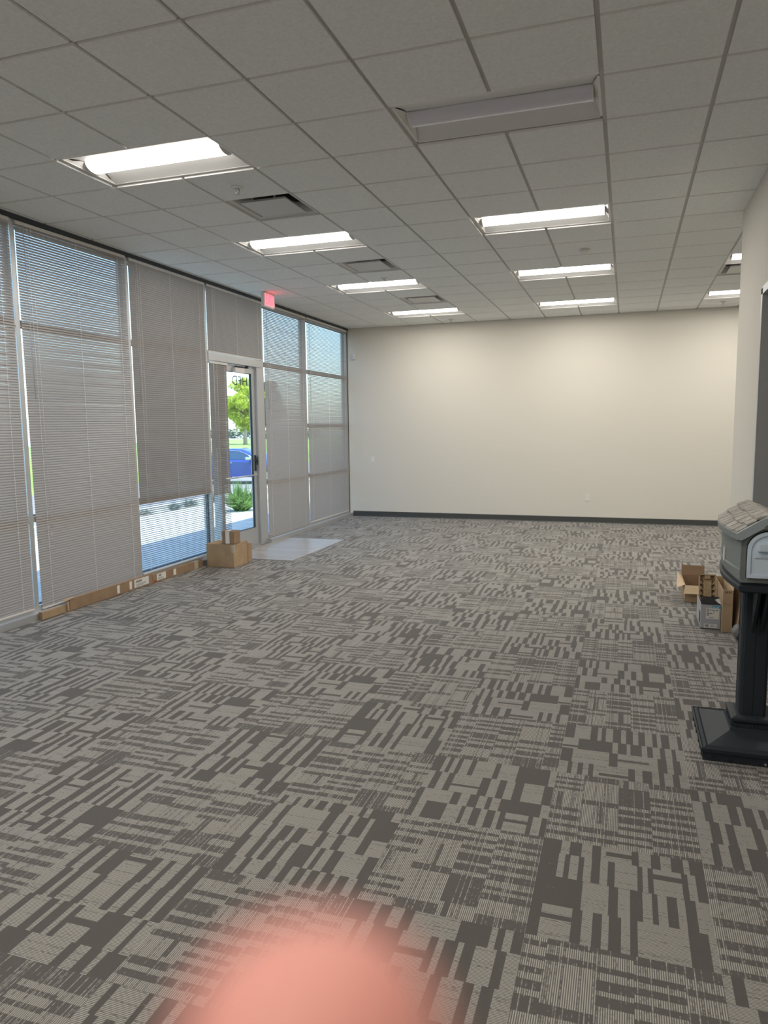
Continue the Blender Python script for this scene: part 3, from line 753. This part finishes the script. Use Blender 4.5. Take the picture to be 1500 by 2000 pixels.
for k in range(7):
    z = .03 + k * .047
    for s in (-1, 1):
        x0, x1 = sorted((s * .031, s * (W_ - .004))); tb((x0, .006, z), (x1, .03, z + .009))
        x0, x1 = sorted((s * (W_ - .022), s * (W_ - .004))); tb((x0, .001, z + .006), (x1, .012, z + .026))
obj('tray_body', b, M['pulp'], t)
b = bm_(); tb((-W_ + .002, .036, 0), (W_ - .002, .039, Hh - .004)); obj('tray_pocket_shade', b, M['card_dark'], t)  # dark sheet added behind the tray so its pockets look shaded
b = bm_()
tb((-.010, -.0006, Hh - .018), (.010, .002, Hh - .006)); obj('tray_notch', b, M['card_dark'], t)

# tall open carton
t = open_box('cardboard_box', 'tall narrow open brown box between the silver box and the partition', 1.003, 2.975, .003, .076, .585, .352, M['card'], M['card_in'])
b = bm_(); sheet(b, (.038, -.29, .352), (.038, .28, .352), (.056, .20, .445), (.052, -.16, .455), .003); obj('long_flap', b, M['card_in'], t)
b = bm_(); sheet(b, (-.038, .28, .352), (-.038, -.20, .352), (-.020, -.12, .30), (-.020, .25, .30), .003); obj('long_flap', b, M['card'], t)
b = bm_(); yy = -.2925 - .0007
for x in (-.022, -.010, .004, .016): box(b, (x, yy, .325), (x + .008, yy + .0006, .343))
box(b, (-.038, yy, .235), (.038, yy + .0006, .2365)); box(b, (-.038, yy, .222), (.038, yy + .0006, .2232)); obj('carton_print', b, M['ink_br'], t)

# low open box behind
t = open_box('cardboard_box', 'low open brown box behind the pulp tray with one flap folded out', .865, 3.97, .003, .225, .56, .165, M['card'], M['card_dark'])
b = bm_(); sheet(b, (-.1125, -.282, .165), (.11, -.282, .165), (.095, -.36, .10), (-.13, -.36, .10), .003); obj('front_flap', b, M['card_in'], t)
b = bm_(); sheet(b, (-.1145, .27, .165), (-.1145, -.25, .165), (-.19, -.31, .145), (-.15, .27, .19), .003); obj('side_flap', b, M['card_in'], t)
b = bm_(); sheet(b, (-.11, .281, .165), (.11, .281, .165), (.11, .30, .26), (-.11, .30, .26), .003); obj('back_flap', b, M['card_dark'], t)
# flat panel leaning on the partition
t = thing('cardboard_sheet', 'flat brown cardboard leaning against the partition behind the mailbox', 'cardboard sheet', (0, 0, 0))
b = bm_(); sheet(b, (1.066, 2.62, .003), (1.066, 3.35, .003), (1.104, 3.35, .375), (1.104, 2.62, .365), .005); obj('panel', b, M['card'], t)
# clear plastic bag / bubble on the floor beside the post
t = thing('packing_foam', 'crumpled grey packing foam on the carpet behind the mailbox post', 'packing foam', (1.058, 2.50, .0))
b = bm_(); bmesh.ops.create_icosphere(b, subdivisions=3, radius=1)
for v in b.verts:
    n = math.sin(v.co.x * 7 + 1) * math.cos(v.co.z * 6) * .12 + math.sin(v.co.y * 9) * .08
    v.co *= 1 + n; v.co = Vector((v.co.x * .040, v.co.y * .085, .062 + v.co.z * .055))
for f in b.faces: f.smooth = True
obj('foam_body', b, mat('grey_foam', (.16, .16, .16), .6), t)

# ================================================================ MAILBOX
MX, MY = .845, .425
t = thing('mailbox', 'grey post-mounted plastic mailbox with a shingled roof on a black pedestal', 'mailbox', (MX, MY, 0))
def ring(b, half, yhalf, z): return [b.verts.new(p) for p in ((-half, -yhalf, z), (half, -yhalf, z), (half, yhalf, z), (-half, yhalf, z))]
def stack(b, rows, mi=0):
    rs = [ring(b, *r) for r in rows]
    for i in range(len(rs) - 1):
        for k in range(4): b.faces.new((rs[i][k], rs[i][(k + 1) % 4], rs[i + 1][(k + 1) % 4], rs[i + 1][k])).material_index = mi
    b.faces.new(list(reversed(rs[0]))); b.faces.new(rs[-1])
    return rs
# pedestal base
b = bm_()
stack(b, [(.252, .282, 0), (.256, .286, .045), (.262, .292, .047), (.264, .294, .066), (.258, .288, .071), (.250, .280, .066), (.247, .277, .068), (.238, .268, .078), (.228, .258, .072), (.118, .135, .112), (.112, .128, .115), (.108, .124, .128), (.098, .114, .128)])
# recessed bays along the plinth skirt: ribs and an arch
for sgn, ax in ((-1, 'y'), (1, 'y'), (-1, 'x'), (1, 'x')):
    ln = .25 if ax == 'y' else .28; off_ = (.2835 if ax == 'y' else .2535)
    for u in (-.215, -.205, -.135, -.125, -.06, -.05, .05, .06, .125, .135, .205, .215):
        u = u * ln / .25
        if ax == 'y': box(b, (u - .002, sgn * off_ - .004, .004), (u + .002, sgn * off_ + .004, .044))
        else: box(b, (sgn * off_ - .004, u - .002, .004), (sgn * off_ + .004, u + .002, .044))
    for c_ in (-.0925, .0925):
        for q in range(8):
            a0, a1 = math.pi * q / 8, math.pi * (q + 1) / 8
            p0 = (c_ + .024 * math.cos(a0), .018 + .022 * math.sin(a0)); p1 = (c_ + .024 * math.cos(a1), .018 + .022 * math.sin(a1))
            if ax == 'y': tube(b, [(p0[0], sgn * off_, p0[1]), (p1[0], sgn * off_, p1[1])], .0022, 5)
            else: tube(b, [(sgn * off_, p0[0], p0[1]), (sgn * off_, p1[0], p1[1])], .0022, 5)
bs = obj('pedestal_base', b, M['blk'], t)
b = bm_(); tube(b, [(.035, -.2845, .016), (.035, -.290, .016)], .006, 12); obj('screw_head', b, M['steel'], bs)
# collar with dentils
b = bm_()
stack(b, [(.100, .114, .126), (.100, .114, .150), (.092, .106, .154), (.106, .120, .160), (.106, .120, .174), (.096, .110, .180), (.078, .088, .184)])
for sgn in (-1, 1):
    for u in (-.082, -.066, -.018, -.002, .014, .062, .078): box(b, (u - .006, sgn * .116 - .004, .128), (u + .004, sgn * .116 + .004, .150))
    for u in (-.09, -.06, -.03, 0, .03, .06, .09): box(b, (sgn * .102 - .004, u - .008, .130), (sgn * .102 + .004, u + .008, .150))
obj('post_collar', b, M['blk'], t)
# post with bevelled corners, recessed panels and a centre seam
b = bm_(); ph = .065; pd = .072
oct_ = [(-ph + .014, -pd), (-.002, -pd), (-.002, -pd + .003), (.002, -pd + .003), (.002, -pd), (ph - .014, -pd), (ph - .010, -pd + .006), (ph - .004, -pd + .008), (ph, -pd + .016),
        (ph, pd - .016), (ph - .014, pd), (-ph + .014, pd), (-ph, pd - .016), (-ph, -pd + .016), (-ph + .004, -pd + .008), (-ph + .010, -pd + .006)]
prism(b, oct_, 'z', .180, .905)
post = obj('post', b, M['blk'], t)
b = bm_(); 
for s in (-1, 1):
    box(b, (s * ph - .002, -pd + .026, .22), (s * ph + .002, -pd + .030, .86)); box(b, (s * ph - .002, pd - .030, .22), (s * ph + .002, pd - .026, .86))
obj('post_moulding', b, M['blk'], post)
# corbel brackets under the shelf
b = bm_()
for s in (-1, 1):
    prism(b, [(s * .030, .70), (s * .034, .68), (s * .024, .66), (s * .012, .655), (s * .006, .63), (s * .001, .628), (s * .001, .905), (s * .042, .905), (s * .036, .80)], 'y', -pd - .012, -pd + .001)
for s in (-1, 1):
    prism(b, [(-pd - .010, .64), (-pd - .022, .66), (-pd - .16, .875), (-pd - .17, .905), (-pd - .005, .905), (-pd - .001, .64)], 'x', s * .012, s * .026)
obj('support_bracket', b, M['blk'], t)
# shelf tray and body: sides swell outwards in plan
YF, YK = -.31, .42         # front and back of the box relative to the post
def plan(half, yf, yk, bulge, n=14, nose=0):
    pts = []
    L_ = [(-half - bulge * math.sin(math.pi * k / n) , yf + (yk - yf) * k / n) for k in range(n + 1)]
    R_ = [(-x, y) for x, y in reversed(L_)]
    return L_ + R_
def loft(b, layers, mi=0, cap=True, smooth=False):
    """layers: list of (plan points, z)"""
    rs = [[b.verts.new((x, y, z)) for x, y in pl] for pl, z in layers]
    n = len(rs[0])
    for i in range(len(rs) - 1):
        for k in range(n):
            f = b.faces.new((rs[i][k], rs[i][(k + 1) % n], rs[i + 1][(k + 1) % n], rs[i + 1][k])); f.material_index = mi; f.smooth = smooth
    if cap: b.faces.new(list(reversed(rs[0]))); b.faces.new(rs[-1])
b = bm_()
loft(b, [(plan(.112, YF - .005, YK - .02, .030), .890), (plan(.125, YF - .012, YK, .036), .898), (plan(.128, YF - .014, YK, .036), .922), (plan(.118, YF + .01, YK - .01, .034), .926), (plan(.118, YF + .01, YK - .01, .034), .960)])
obj('mounting_shelf', b, M['blk'], t)
BH = .128
b = bm_()
loft(b, [(plan(BH - .008, YF, YK, .026), .940), (plan(BH - .004, YF, YK, .030), .952), (plan(BH - .002, YF, YK, .036), .995), (plan(BH - .002, YF, YK, .034), 1.0), (plan(BH - .004, YF, YK, .032), 1.004), (plan(BH - .004, YF, YK, .032), 1.150)])
# gable ends
for y0, y1 in ((YF, YF + .03), (YK - .03, YK)):
    prism(b, [(-BH + .004, 1.149), (BH - .004, 1.149), (BH - .004, 1.165), (.03, 1.245), (-.03, 1.245), (-BH + .004, 1.165)], 'y', y0, y1)
body = obj('box_body', b, M['body'], t)
# fine vertical grain panel on the front
b = bm_()
for s in (-1, 1):
    for k in range(6): x = s * (.100 + k * .0042); box(b, (x - .0008, YF - .0012, .96), (x + .0008, YF, 1.14))
obj('front_grain', b, M['body'], body)
# roof skin
RZ0, RZ1, RX = 1.158, 1.268, .146
def roofz(x): return RZ1 - (RZ1 - RZ0 - .022) * (abs(x) / RX) ** 1.15
b = bm_(); n = 10; yA, yB = YF - .018, YK + .012
for s in (-1, 1):
    for k in range(n):
        for m_ in range(14):
            u0, u1 = k / n, (k + 1) / n; v0, v1 = m_ / 14, (m_ + 1) / 14
            def pt(u, v, dz=0):
                bul = .034 * math.sin(math.pi * v) * u
                x = s * (RX * u + bul); return (x, yA + (yB - yA) * v, roofz(RX * u) + dz)
            quad(b, pt(u0, v0), pt(u1, v0), pt(u1, v1), pt(u0, v1))
    # eave fascia
    for m_ in range(14):
        v0, v1 = m_ / 14, (m_ + 1) / 14
        a0, a1 = pt(1, v0), pt(1, v1)
        quad(b, a0, a1, (a1[0], a1[1], a1[2] - .030), (a0[0], a0[1], a0[2] - .030)); quad(b, (a0[0], a0[1], a0[2] - .030), (a1[0], a1[1], a1[2] - .030), (a1[0] - s * .03, a1[1], a1[2] - .030), (a0[0] - s * .03, a0[1], a0[2] - .030))
bmesh.ops.remove_doubles(b, verts=b.verts, dist=1e-5)
roof = obj('roof', b, M['body'], t)
for yy0, yy1 in ((yA - .006, yA + .012), (yB - .012, yB + .004)):
    b = bm_()
    up = [(RX * u, roofz(RX * u) + .003) for u in [k / 12 for k in range(13)]]
    poly = [(-x, z) for x, z in reversed(up)] + up[1:] + [(RX, RZ0 - .006), (RX - .02, RZ0 - .008)] + [(x - .012, z - .040) for x, z in reversed(up[:-1]) if x > .02]
    poly += [(-x, z) for x, z in reversed([(RX, RZ0 - .006), (RX - .02, RZ0 - .008)] + [(x - .012, z - .040) for x, z in reversed(up[:-1]) if x > .02])]
    prism(b, poly, 'y', yy0, yy1)
    obj('barge_board', b, M['edge'], roof)
# shingles: staggered raised blocks in three courses on each slope
for s in (-1, 1):
    b = bm_(); rg = random.Random(3 + s)
    courses = [(.62, .985, .006), (.32, .66, .012), (.0, .36, .018)]
    for ci, (ua, ub, zz) in enumerate(courses):
        v = .03
        while v < .965:
            wd = rg.choice((.085, .10, .12, .14)); v1 = min(v + wd, .97); du = rg.uniform(-.035, .05) if ci < 3 else 0
            ue = min(ub + du, .985)
            def q(u, vv, dz):
                bul = .034 * math.sin(math.pi * vv) * u
                return (s * (RX * u + bul), yA + (yB - yA) * vv, roofz(RX * u) + dz)
            g = .007; us = ua
            hexa(b, [q(us, v + g, 0), q(ue, v + g, 0), q(ue, v1 - g, 0), q(us, v1 - g, 0), q(us, v + g, zz * .5), q(ue, v + g, zz), q(ue, v1 - g, zz), q(us, v1 - g, zz * .5)])
            v = v1
    obj('roof_shingles', b, M['roofp'], roof)
# ridge cap
b = bm_(); prism(b, [(-.022, RZ1 - .006), (-.010, RZ1 + .008), (.010, RZ1 + .008), (.022, RZ1 - .006)], 'y', yA + .012, yB - .012); obj('ridge_cap', b, M['roofp'], roof)
# door: arched
def arch(hw, z0, zs, n=14, pw=1.0, peak=None):
    pts = [(-hw, z0), (hw, z0)]
    hh = peak if peak else hw
    for k in range(n + 1):
        a = math.pi * k / n; pts.append((hw * math.cos(a), zs + hh * math.sin(a)))
    return pts
b = bm_(); prism(b, arch(.096, .968, 1.105, peak=.088), 'y', YF - .016, YF + .002)
dr = obj('mailbox_door', b, M['door'], t)
b = bm_()
rim_o, rim_i = arch(.096, .968, 1.105, peak=.088), arch(.080, .984, 1.103, peak=.074)
n_ = len(rim_o); y_ = YF - .0165
for k in range(n_):
    j = (k + 1) % n_
    a0, a1, c0, c1_ = rim_o[k], rim_o[j], rim_i[k], rim_i[j]
    quad(b, (a0[0], y_, a0[1]), (a1[0], y_, a1[1]), (a1[0] * .985, y_ - .006, a1[1]), (a0[0] * .985, y_ - .006, a0[1])); quad(b, (a0[0] * .985, y_ - .006, a0[1]), (a1[0] * .985, y_ - .006, a1[1]), (c1_[0] * 1.02, y_ - .006, c1_[1]), (c0[0] * 1.02, y_ - .006, c0[1]))
    quad(b, (c0[0] * 1.02, y_ - .006, c0[1]), (c1_[0] * 1.02, y_ - .006, c1_[1]), (c1_[0], y_, c1_[1]), (c0[0], y_, c0[1]))
obj('door_rim', b, M['door'], dr)
b = bm_(); box(b, (-.056, YF - .034, 1.098), (.056, YF - .015, 1.140), bev=.008); obj('door_handle', b, M['door'], dr)
b = bm_(); box(b, (-.066, YF - .021, 1.066), (.066, YF - .0162, 1.088), bev=.001); pl_ = obj('name_plate', b, M['door'], dr)
mt = Matrix.Translation((0, YF - .0215, 1.077)) @ Matrix(((1, 0, 0, 0), (0, 0, -1, 0), (0, 1, 0, 0), (0, 0, 0, 1)))
text_obj('embossed_lettering', 'U.S. MAIL', .019, mat('mailbox_letter_plastic', (.36, .42, .47), .45), dr, mt, .0006)
b = bm_(); prism(b, arch(.10, .966, 1.107, peak=.092), 'y', YF - .003, YF - .0005); obj('door_seam', b, M['gasket'], dr)
b = bm_(); prism(b, arch(.03, 1.206, 1.212, peak=.018), 'y', YF - .028, YF - .02); obj('gable_vent', b, mat('vent_plastic', (.13, .14, .135), .6), roof)
# flag recess on the left side
fx = -(BH - .004) - .034
b = bm_(); box(b, (fx - .001, -.02, 1.0), (fx + .004, .045, 1.07)); fl = obj('flag_recess', b, mat('recess_white', (.30, .30, .29), .6), t)
b = bm_(); box(b, (fx - .006, -.012, .992), (fx - .001, .004, 1.062), bev=.001); obj('flag', b, M['white'], fl)

# ================================================================ PERSON: the hand whose fingertip is over the lens
def skin_mesh(name, pts, edges, root=0, sub=2):
    me = bpy.data.meshes.new(name); me.from_pydata([p[:3] for p in pts], edges, [])
    o = bpy.data.objects.new('tmp', me); C.objects.link(o)
    md = o.modifiers.new('s', 'SKIN'); md.use_smooth_shade = True
    for i, p in enumerate(pts):
        v = me.skin_vertices[0].data[i]; v.radius = (p[3], p[3]); v.use_root = (i == root)
    s = o.modifiers.new('u', 'SUBSURF'); s.levels = sub; s.render_levels = sub
    dg = bpy.context.evaluated_depsgraph_get(); dg.update()
    out_ = bpy.data.meshes.new_from_object(o.evaluated_get(dg)); bpy.data.objects.remove(o); out_.name = name
    return out_
HB = Matrix(((0.9488, -0.0258, -0.3148, 0.17958), (0.3156, 0.1132, 0.9421, -3.73253), (-0.0113, 0.9932, -0.1155, 1.71), (0, 0, 0, 1)))
pts, eds = [], []
def chain(start, lst):
    prev = start
    for p in lst:
        pts.append(p); eds.append((prev, len(pts) - 1)); prev = len(pts) - 1
    return prev
pts.append((.018, -.150, .050, .026))                                   # palm centre
chain(0, [(.030, -.205, .030, .023), (.045, -.260, .000, .026), (.060, -.340, -.050, .033)])      # wrist and forearm
chain(0, [(.002, -.116, .056, .0125), (-.002, -.088, .052, .0095), (-.0035, -.056, .043, .0088), (-.004, -.035, .039, .0088), (-.0036, -.0219, .0375, .0086)])   # raised finger
for k, (x, y) in enumerate(((.020, -.114), (.037, -.121), (.052, -.134))):      # three curled fingers
    rr = .0092 - .0006 * k
    chain(0, [(x, y, .060, .012 - .001 * k), (x + .002, y + .012 - .004 * k, .088, rr), (x + .001, y - .014, .100, rr - .0008), (x - .001, y - .030, .086, rr - .0016)])
chain(0, [(-.010, -.160, .060, .014), (-.026, -.148, .078, .011), (-.030, -.128, .094, .0098), (-.026, -.112, .103, .0085)])      # thumb
me = skin_mesh('person', pts, eds)
me.transform(HB)
me.materials.append(M['skin'])
for p in me.polygons: p.use_smooth = True; p.material_index = 0
po = bpy.data.objects.new('person', me); C.objects.link(po)
tag(po, "person's blurred pink fingertip poking into the bottom of the view", 'person')

# ================================================================ OUTDOORS
gx = [(-5.1, -.03), (-9.4, -.10), (-9.9, -.16), (-12.2, -.50), (-19.0, -.62), (-19.15, -.46), (-19.9, .70), (-30, .92), (-70, 1.15)]
def gz(x):
    for (xa, za), (xb, zb) in zip(gx, gx[1:]):
        if xb <= x <= xa: return za + (zb - za) * (xa - x) / (xa - xb)
    return gx[0][1] if x > -5.1 else gx[-1][1]
for nm, a, c, m, lb in (('sidewalk', -5.1, -9.4, 'concrete', 'pale concrete walk outside the windows, shaded along the building'),
                    ('planting_bed', -9.4, -12.2, 'gravel', 'gravel planting bed beyond the sunlit walk'),
                    ('parking_lot', -12.2, -19.15, 'asphalt', 'grey asphalt parking lot under the blue car'),
                    ('lawn', -19.15, -30, 'grass', 'bright green grass bank beyond the parking lot'),
                    ('street', -30, -70, 'concrete', 'pale street far beyond the grass bank')):
    b = bm_(); xs = sorted({a, c} | {x for x, z in gx if c < x < a}, reverse=True)
    for x0, x1 in zip(xs, xs[1:]):
        hexa(b, [(x0, -30, gz(x0) - .3), (x1, -30, gz(x1) - .3), (x1, 90, gz(x1) - .3), (x0, 90, gz(x0) - .3), (x0, -30, gz(x0)), (x1, -30, gz(x1)), (x1, 90, gz(x1)), (x0, 90, gz(x0))])
    o = struct(nm, b, M[m], label=lb)
# building beyond the windows; unseen parapet above, added to shade the walk
b = bm_(); box(b, (FX0 - .25, YS - .15, H + .25), (FX0, 30, 4.75)); box(b, (FX0, YB, -.1), (XW, 30, H + .25)); box(b, (FX0, YS - .15, -.1), (XW, -3.11, H + .25)); box(b, (FX0 - .05, YS, H + .2), (XW, 30, H + .3))
struct('wall_facade', b, M['stucco'])

# car, nose towards +x
def car():
    t = thing('car', 'blue sedan parked outside, seen through the glass door', 'car', (-15.2, 23.7, -.52))
    L_ = 4.7; hw = .9
    low = [(-2.35, .30), (-2.33, .62), (-2.25, .88), (-1.9, .96), (-1.5, .98), (.70, .95), (1.2, .90), (2.0, .80), (2.28, .66), (2.35, .45), (2.33, .25)]
    b = bm_(); rows = []
    for y, k in ((-hw, .93), (-hw * .98, 1.0), (0, 1.02), (hw * .98, 1.0), (hw, .93)):
        rows.append([b.verts.new((x * (1 if abs(y) < hw else .985), y, z if z < .5 else z * k if abs(y) == hw else z)) for x, z in low])
    for i in range(4):
        for k in range(len(low) - 1):
            f = b.faces.new((rows[i][k], rows[i][k + 1], rows[i + 1][k + 1], rows[i + 1][k])); f.smooth = True
        b.faces.new((rows[i][-1], rows[i][0], rows[i + 1][0], rows[i + 1][-1]))
    b.faces.new(rows[0]); b.faces.new(rows[-1]); obj('car_body', b, M['carpaint'], t)
    gh = [(-1.75, .96), (-1.25, 1.24), (-.75, 1.38), (-.20, 1.44), (.25, 1.41), (.62, 1.28), (1.12, .93)]
    b = bm_(); rr = []
    for y in (-.86, -.60, .60, .86):
        s = 1 if abs(y) > .7 else 1
        rr.append([b.verts.new((x, y * (1 - .20 * (z - .93) / .5) if abs(y) > .7 else y, z if abs(y) < .7 else z - .03 * (z > 1.2))) for x, z in gh])
    for i in range(3):
        for k in range(len(gh) - 1):
            f = b.faces.new((rr[i][k], rr[i][k + 1], rr[i + 1][k + 1], rr[i + 1][k])); f.smooth = True
    b.faces.new(rr[0]); b.faces.new(rr[-1]); obj('cabin', b, M['carpaint'], t)
    for s in (-1, 1):
        wp = [(-1.35, .99), (-1.02, 1.22), (-.6, 1.325), (-.2, 1.36), (.2, 1.33), (.52, 1.22), (.92, .99)]
        def yy(z): return s * (.86 * (1 - .20 * (z - .93) / .5) + .006)
        b = bm_(); b.faces.new([b.verts.new((x, yy(z), z)) for x, z in wp]); 
        r = bmesh.ops.extrude_face_region(b, geom=list(b.faces)); bmesh.ops.translate(b, verts=[v for v in r['geom'] if isinstance(v, bmesh.types.BMVert)], vec=(0, s * .004, 0))
        sg = obj('side_window', b, M['carglass'], t)
        b = bm_(); tube(b, [(x, yy(z) + s * .006, z) for x, z in wp], .014, 6); obj('window_trim', b, M['chrome'], sg)
        b = bm_(); box(b, (.62, s * .93, .98), (.86, s * 1.08, 1.10), bev=.03); box(b, (.70, s * .86, .97), (.80, s * .95, 1.01)); obj('wing_mirror', b, M['chrome'], t)
        for x in (-1.42, 1.42):
            b = bm_(); n = 20
            prism(b, [(x + .32 * math.cos(2 * math.pi * k / n), .32 + .32 * math.sin(2 * math.pi * k / n)) for k in range(n)], 'y', s * .70, s * .915); wh = obj('wheel', b, M['tyre'], t)
            b = bm_(); prism(b, [(x + .2 * math.cos(2 * math.pi * k / n), .32 + .2 * math.sin(2 * math.pi * k / n)) for k in range(n)], 'y', s * .91, s * .925); obj('hubcap', b, M['chrome'], wh)
        b = bm_(); box(b, (-.25, s * .895, .84), (-.08, s * .925, .87), bev=.008); obj('door_pull', b, M['chrome'], t)
car()

# tree
def leaf_cloud(b, cen, rad, n, size, rg, squash=1.0):
    for _ in range(n):
        while True:
            d = Vector((rg.uniform(-1, 1), rg.uniform(-1, 1), rg.uniform(-1, 1)))
            if .35 < d.length < 1: break
        p = Vector(cen) + Vector((d.x * rad, d.y * rad, d.z * rad * squash))
        a = Vector((rg.uniform(-1, 1), rg.uniform(-1, 1), rg.uniform(-1, 1))).normalized(); c_ = a.cross(Vector((rg.uniform(-1, 1), rg.uniform(-1, 1), rg.uniform(-1, 1)))).normalized()
        s = size * rg.uniform(.6, 1.3)
        quad(b, p - a * s, p + c_ * s * .5, p + a * s, p - c_ * s * .5)
def tree(x, y, h, lb, seed, m='leaf'):
    rg = random.Random(seed); z0 = gz(x)
    t = thing('tree', lb, 'tree', (x, y, z0))
    b = bm_(); tube(b, [(0, 0, -.2), (.02, 0, h * .16), (0, .03, h * .32), (.03, 0, h * .7)], [h * .035, h * .03, h * .024, h * .008], 9)
    for k in range(9):
        a = rg.uniform(0, 6.28); z = h * rg.uniform(.25, .6); r = h * rg.uniform(.12, .22)
        tube(b, [(0, 0, z), (r * .5 * math.cos(a), r * .5 * math.sin(a), z + h * .08), (r * math.cos(a), r * math.sin(a), z + h * .18)], [h * .013, h * .008, h * .003], 6)
    obj('trunk', b, M['bark'], t)
    b = bm_()
    for k in range(52):
        z = rg.uniform(.24, .93); wr = .34 * math.sin(math.pi * min(1, (z - .15) / .88)) ** .7
        a = rg.uniform(0, 6.28); r = h * wr * rg.uniform(.1, .85)
        leaf_cloud(b, (r * math.cos(a), r * math.sin(a), z * h), h * .10, 230, h * .018, rg, .8)
    obj('foliage', b, M[m], t, recalc=False)
tree(-22.3, 36.5, 4.1, 'yellow-green leafy tree on the grass bank, seen through the glass door', 11)
tree(-34, 62, 5.5, 'dark green tree far beyond the grass bank, farther than the yellow-green one', 12, 'hedge')
t = thing('hedge', 'dark low hedge beyond the grass, behind the tree trunk', 'hedge', (-31, 51, gz(-31)))
b = bm_(); rg = random.Random(4)
for k in range(36): leaf_cloud(b, (-7 + k * .4, rg.uniform(-.3, .3), .35), .5, 90, .10, rg, .9)
obj('foliage', b, M['hedge'], t, recalc=False)
# shrubs near the walk
def shrub(name, x, y, z, h, lb, seed, n=420, cat='shrub', group=None, m='shrubleaf'):
    rg = random.Random(seed); t = thing(name, lb, cat, (x, y, z), 0, group); b = bm_()
    for _ in range(n):
        a = rg.uniform(0, 6.28); tilt = rg.uniform(0, 1.1); L_ = h * rg.uniform(.55, 1.1)
        d = Vector((math.cos(a) * math.sin(tilt), math.sin(a) * math.sin(tilt), math.cos(tilt)))
        p0 = Vector((rg.uniform(-.12, .12), rg.uniform(-.12, .12), 0)); sd = d.cross(Vector((rg.random(), rg.random(), .3))).normalized() * h * .018
        p1 = p0 + d * L_ * .55; p2 = p0 + d * L_ + Vector((0, 0, -L_ * .22 * math.sin(tilt)))
        quad(b, p0 - sd * .6, p0 + sd * .6, p1 + sd, p1 - sd); quad(b, p1 - sd, p1 + sd, p2 + sd * .2, p2 - sd * .2)
    obj('foliage', b, M[m], t, recalc=False)
    b = bm_(); lathe(b, [(.10, 0), (.12, .03), (.04, .07), (.01, .09)], seg=10); obj('root_ball', b, M['bark'], t); return t
shrub('shrub', -7.85, 10.35, gz(-7.85), .70, 'spiky green shrub outside, framed by the glass door', 21, 520)
rg = random.Random(9)
spots = [(-9.95, 9.3, .16), (-10.2, 10.1, .18), (-10.0, 11.0, .22), (-10.2, 11.9, .26), (-10.0, 12.8, .26), (-10.5, 13.7, .26), (-10.1, 8.5, .15)]
words = ['leftmost', 'second', 'third', 'fourth', 'fifth', 'sixth', 'nearest']
for (x, y, h), w_ in zip(spots, words):
    shrub('shrub', x, y, gz(x), h, '%s low bluish shrub in the gravel bed beyond the sunlit walk' % w_, int(y * 10), 260, group='low shrubs in the gravel bed', m='bluegrass')
for k, (x, y, r) in enumerate(((-8.35, 11.9, .20), (-8.0, 11.3, .16), (-8.75, 11.6, .18))):
    b = bm_(); bmesh.ops.create_icosphere(b, subdivisions=2, radius=r)
    for v in b.verts: v.co *= 1 + .18 * math.sin(v.co.x * 19 + k) * math.cos(v.co.y * 17); v.co.z *= .7
    o = obj('boulder', b, M['rock']); o.location = (x, y, gz(x) + r * .45); tag(o, ['dark boulder at the right behind the spiky shrub', 'small dark boulder just behind the spiky shrub', 'dark boulder farthest left behind the spiky shrub'][k], 'rock')
for k, (x, y) in enumerate(((-7.95, 9.75), (-7.28, 10.15))):
    b = bm_(); lathe(b, [(.07, 0), (.08, .02), (.08, .13), (.07, .15)], seg=16); o = obj('bollard', b, M['concrete']); o.location = (x, y, gz(x)); tag(o, ['short pale concrete bollard left of the spiky shrub', 'short pale concrete bollard right of the spiky shrub'][k], 'bollard')
# kerb and sign post by the parking lot
b = bm_(); box(b, (-12.3, -30, gz(-12.2) - .1), (-12.1, 60, gz(-12.2) + .12)); struct('kerb', b, M['concrete'], label='pale concrete kerb along the parking lot')
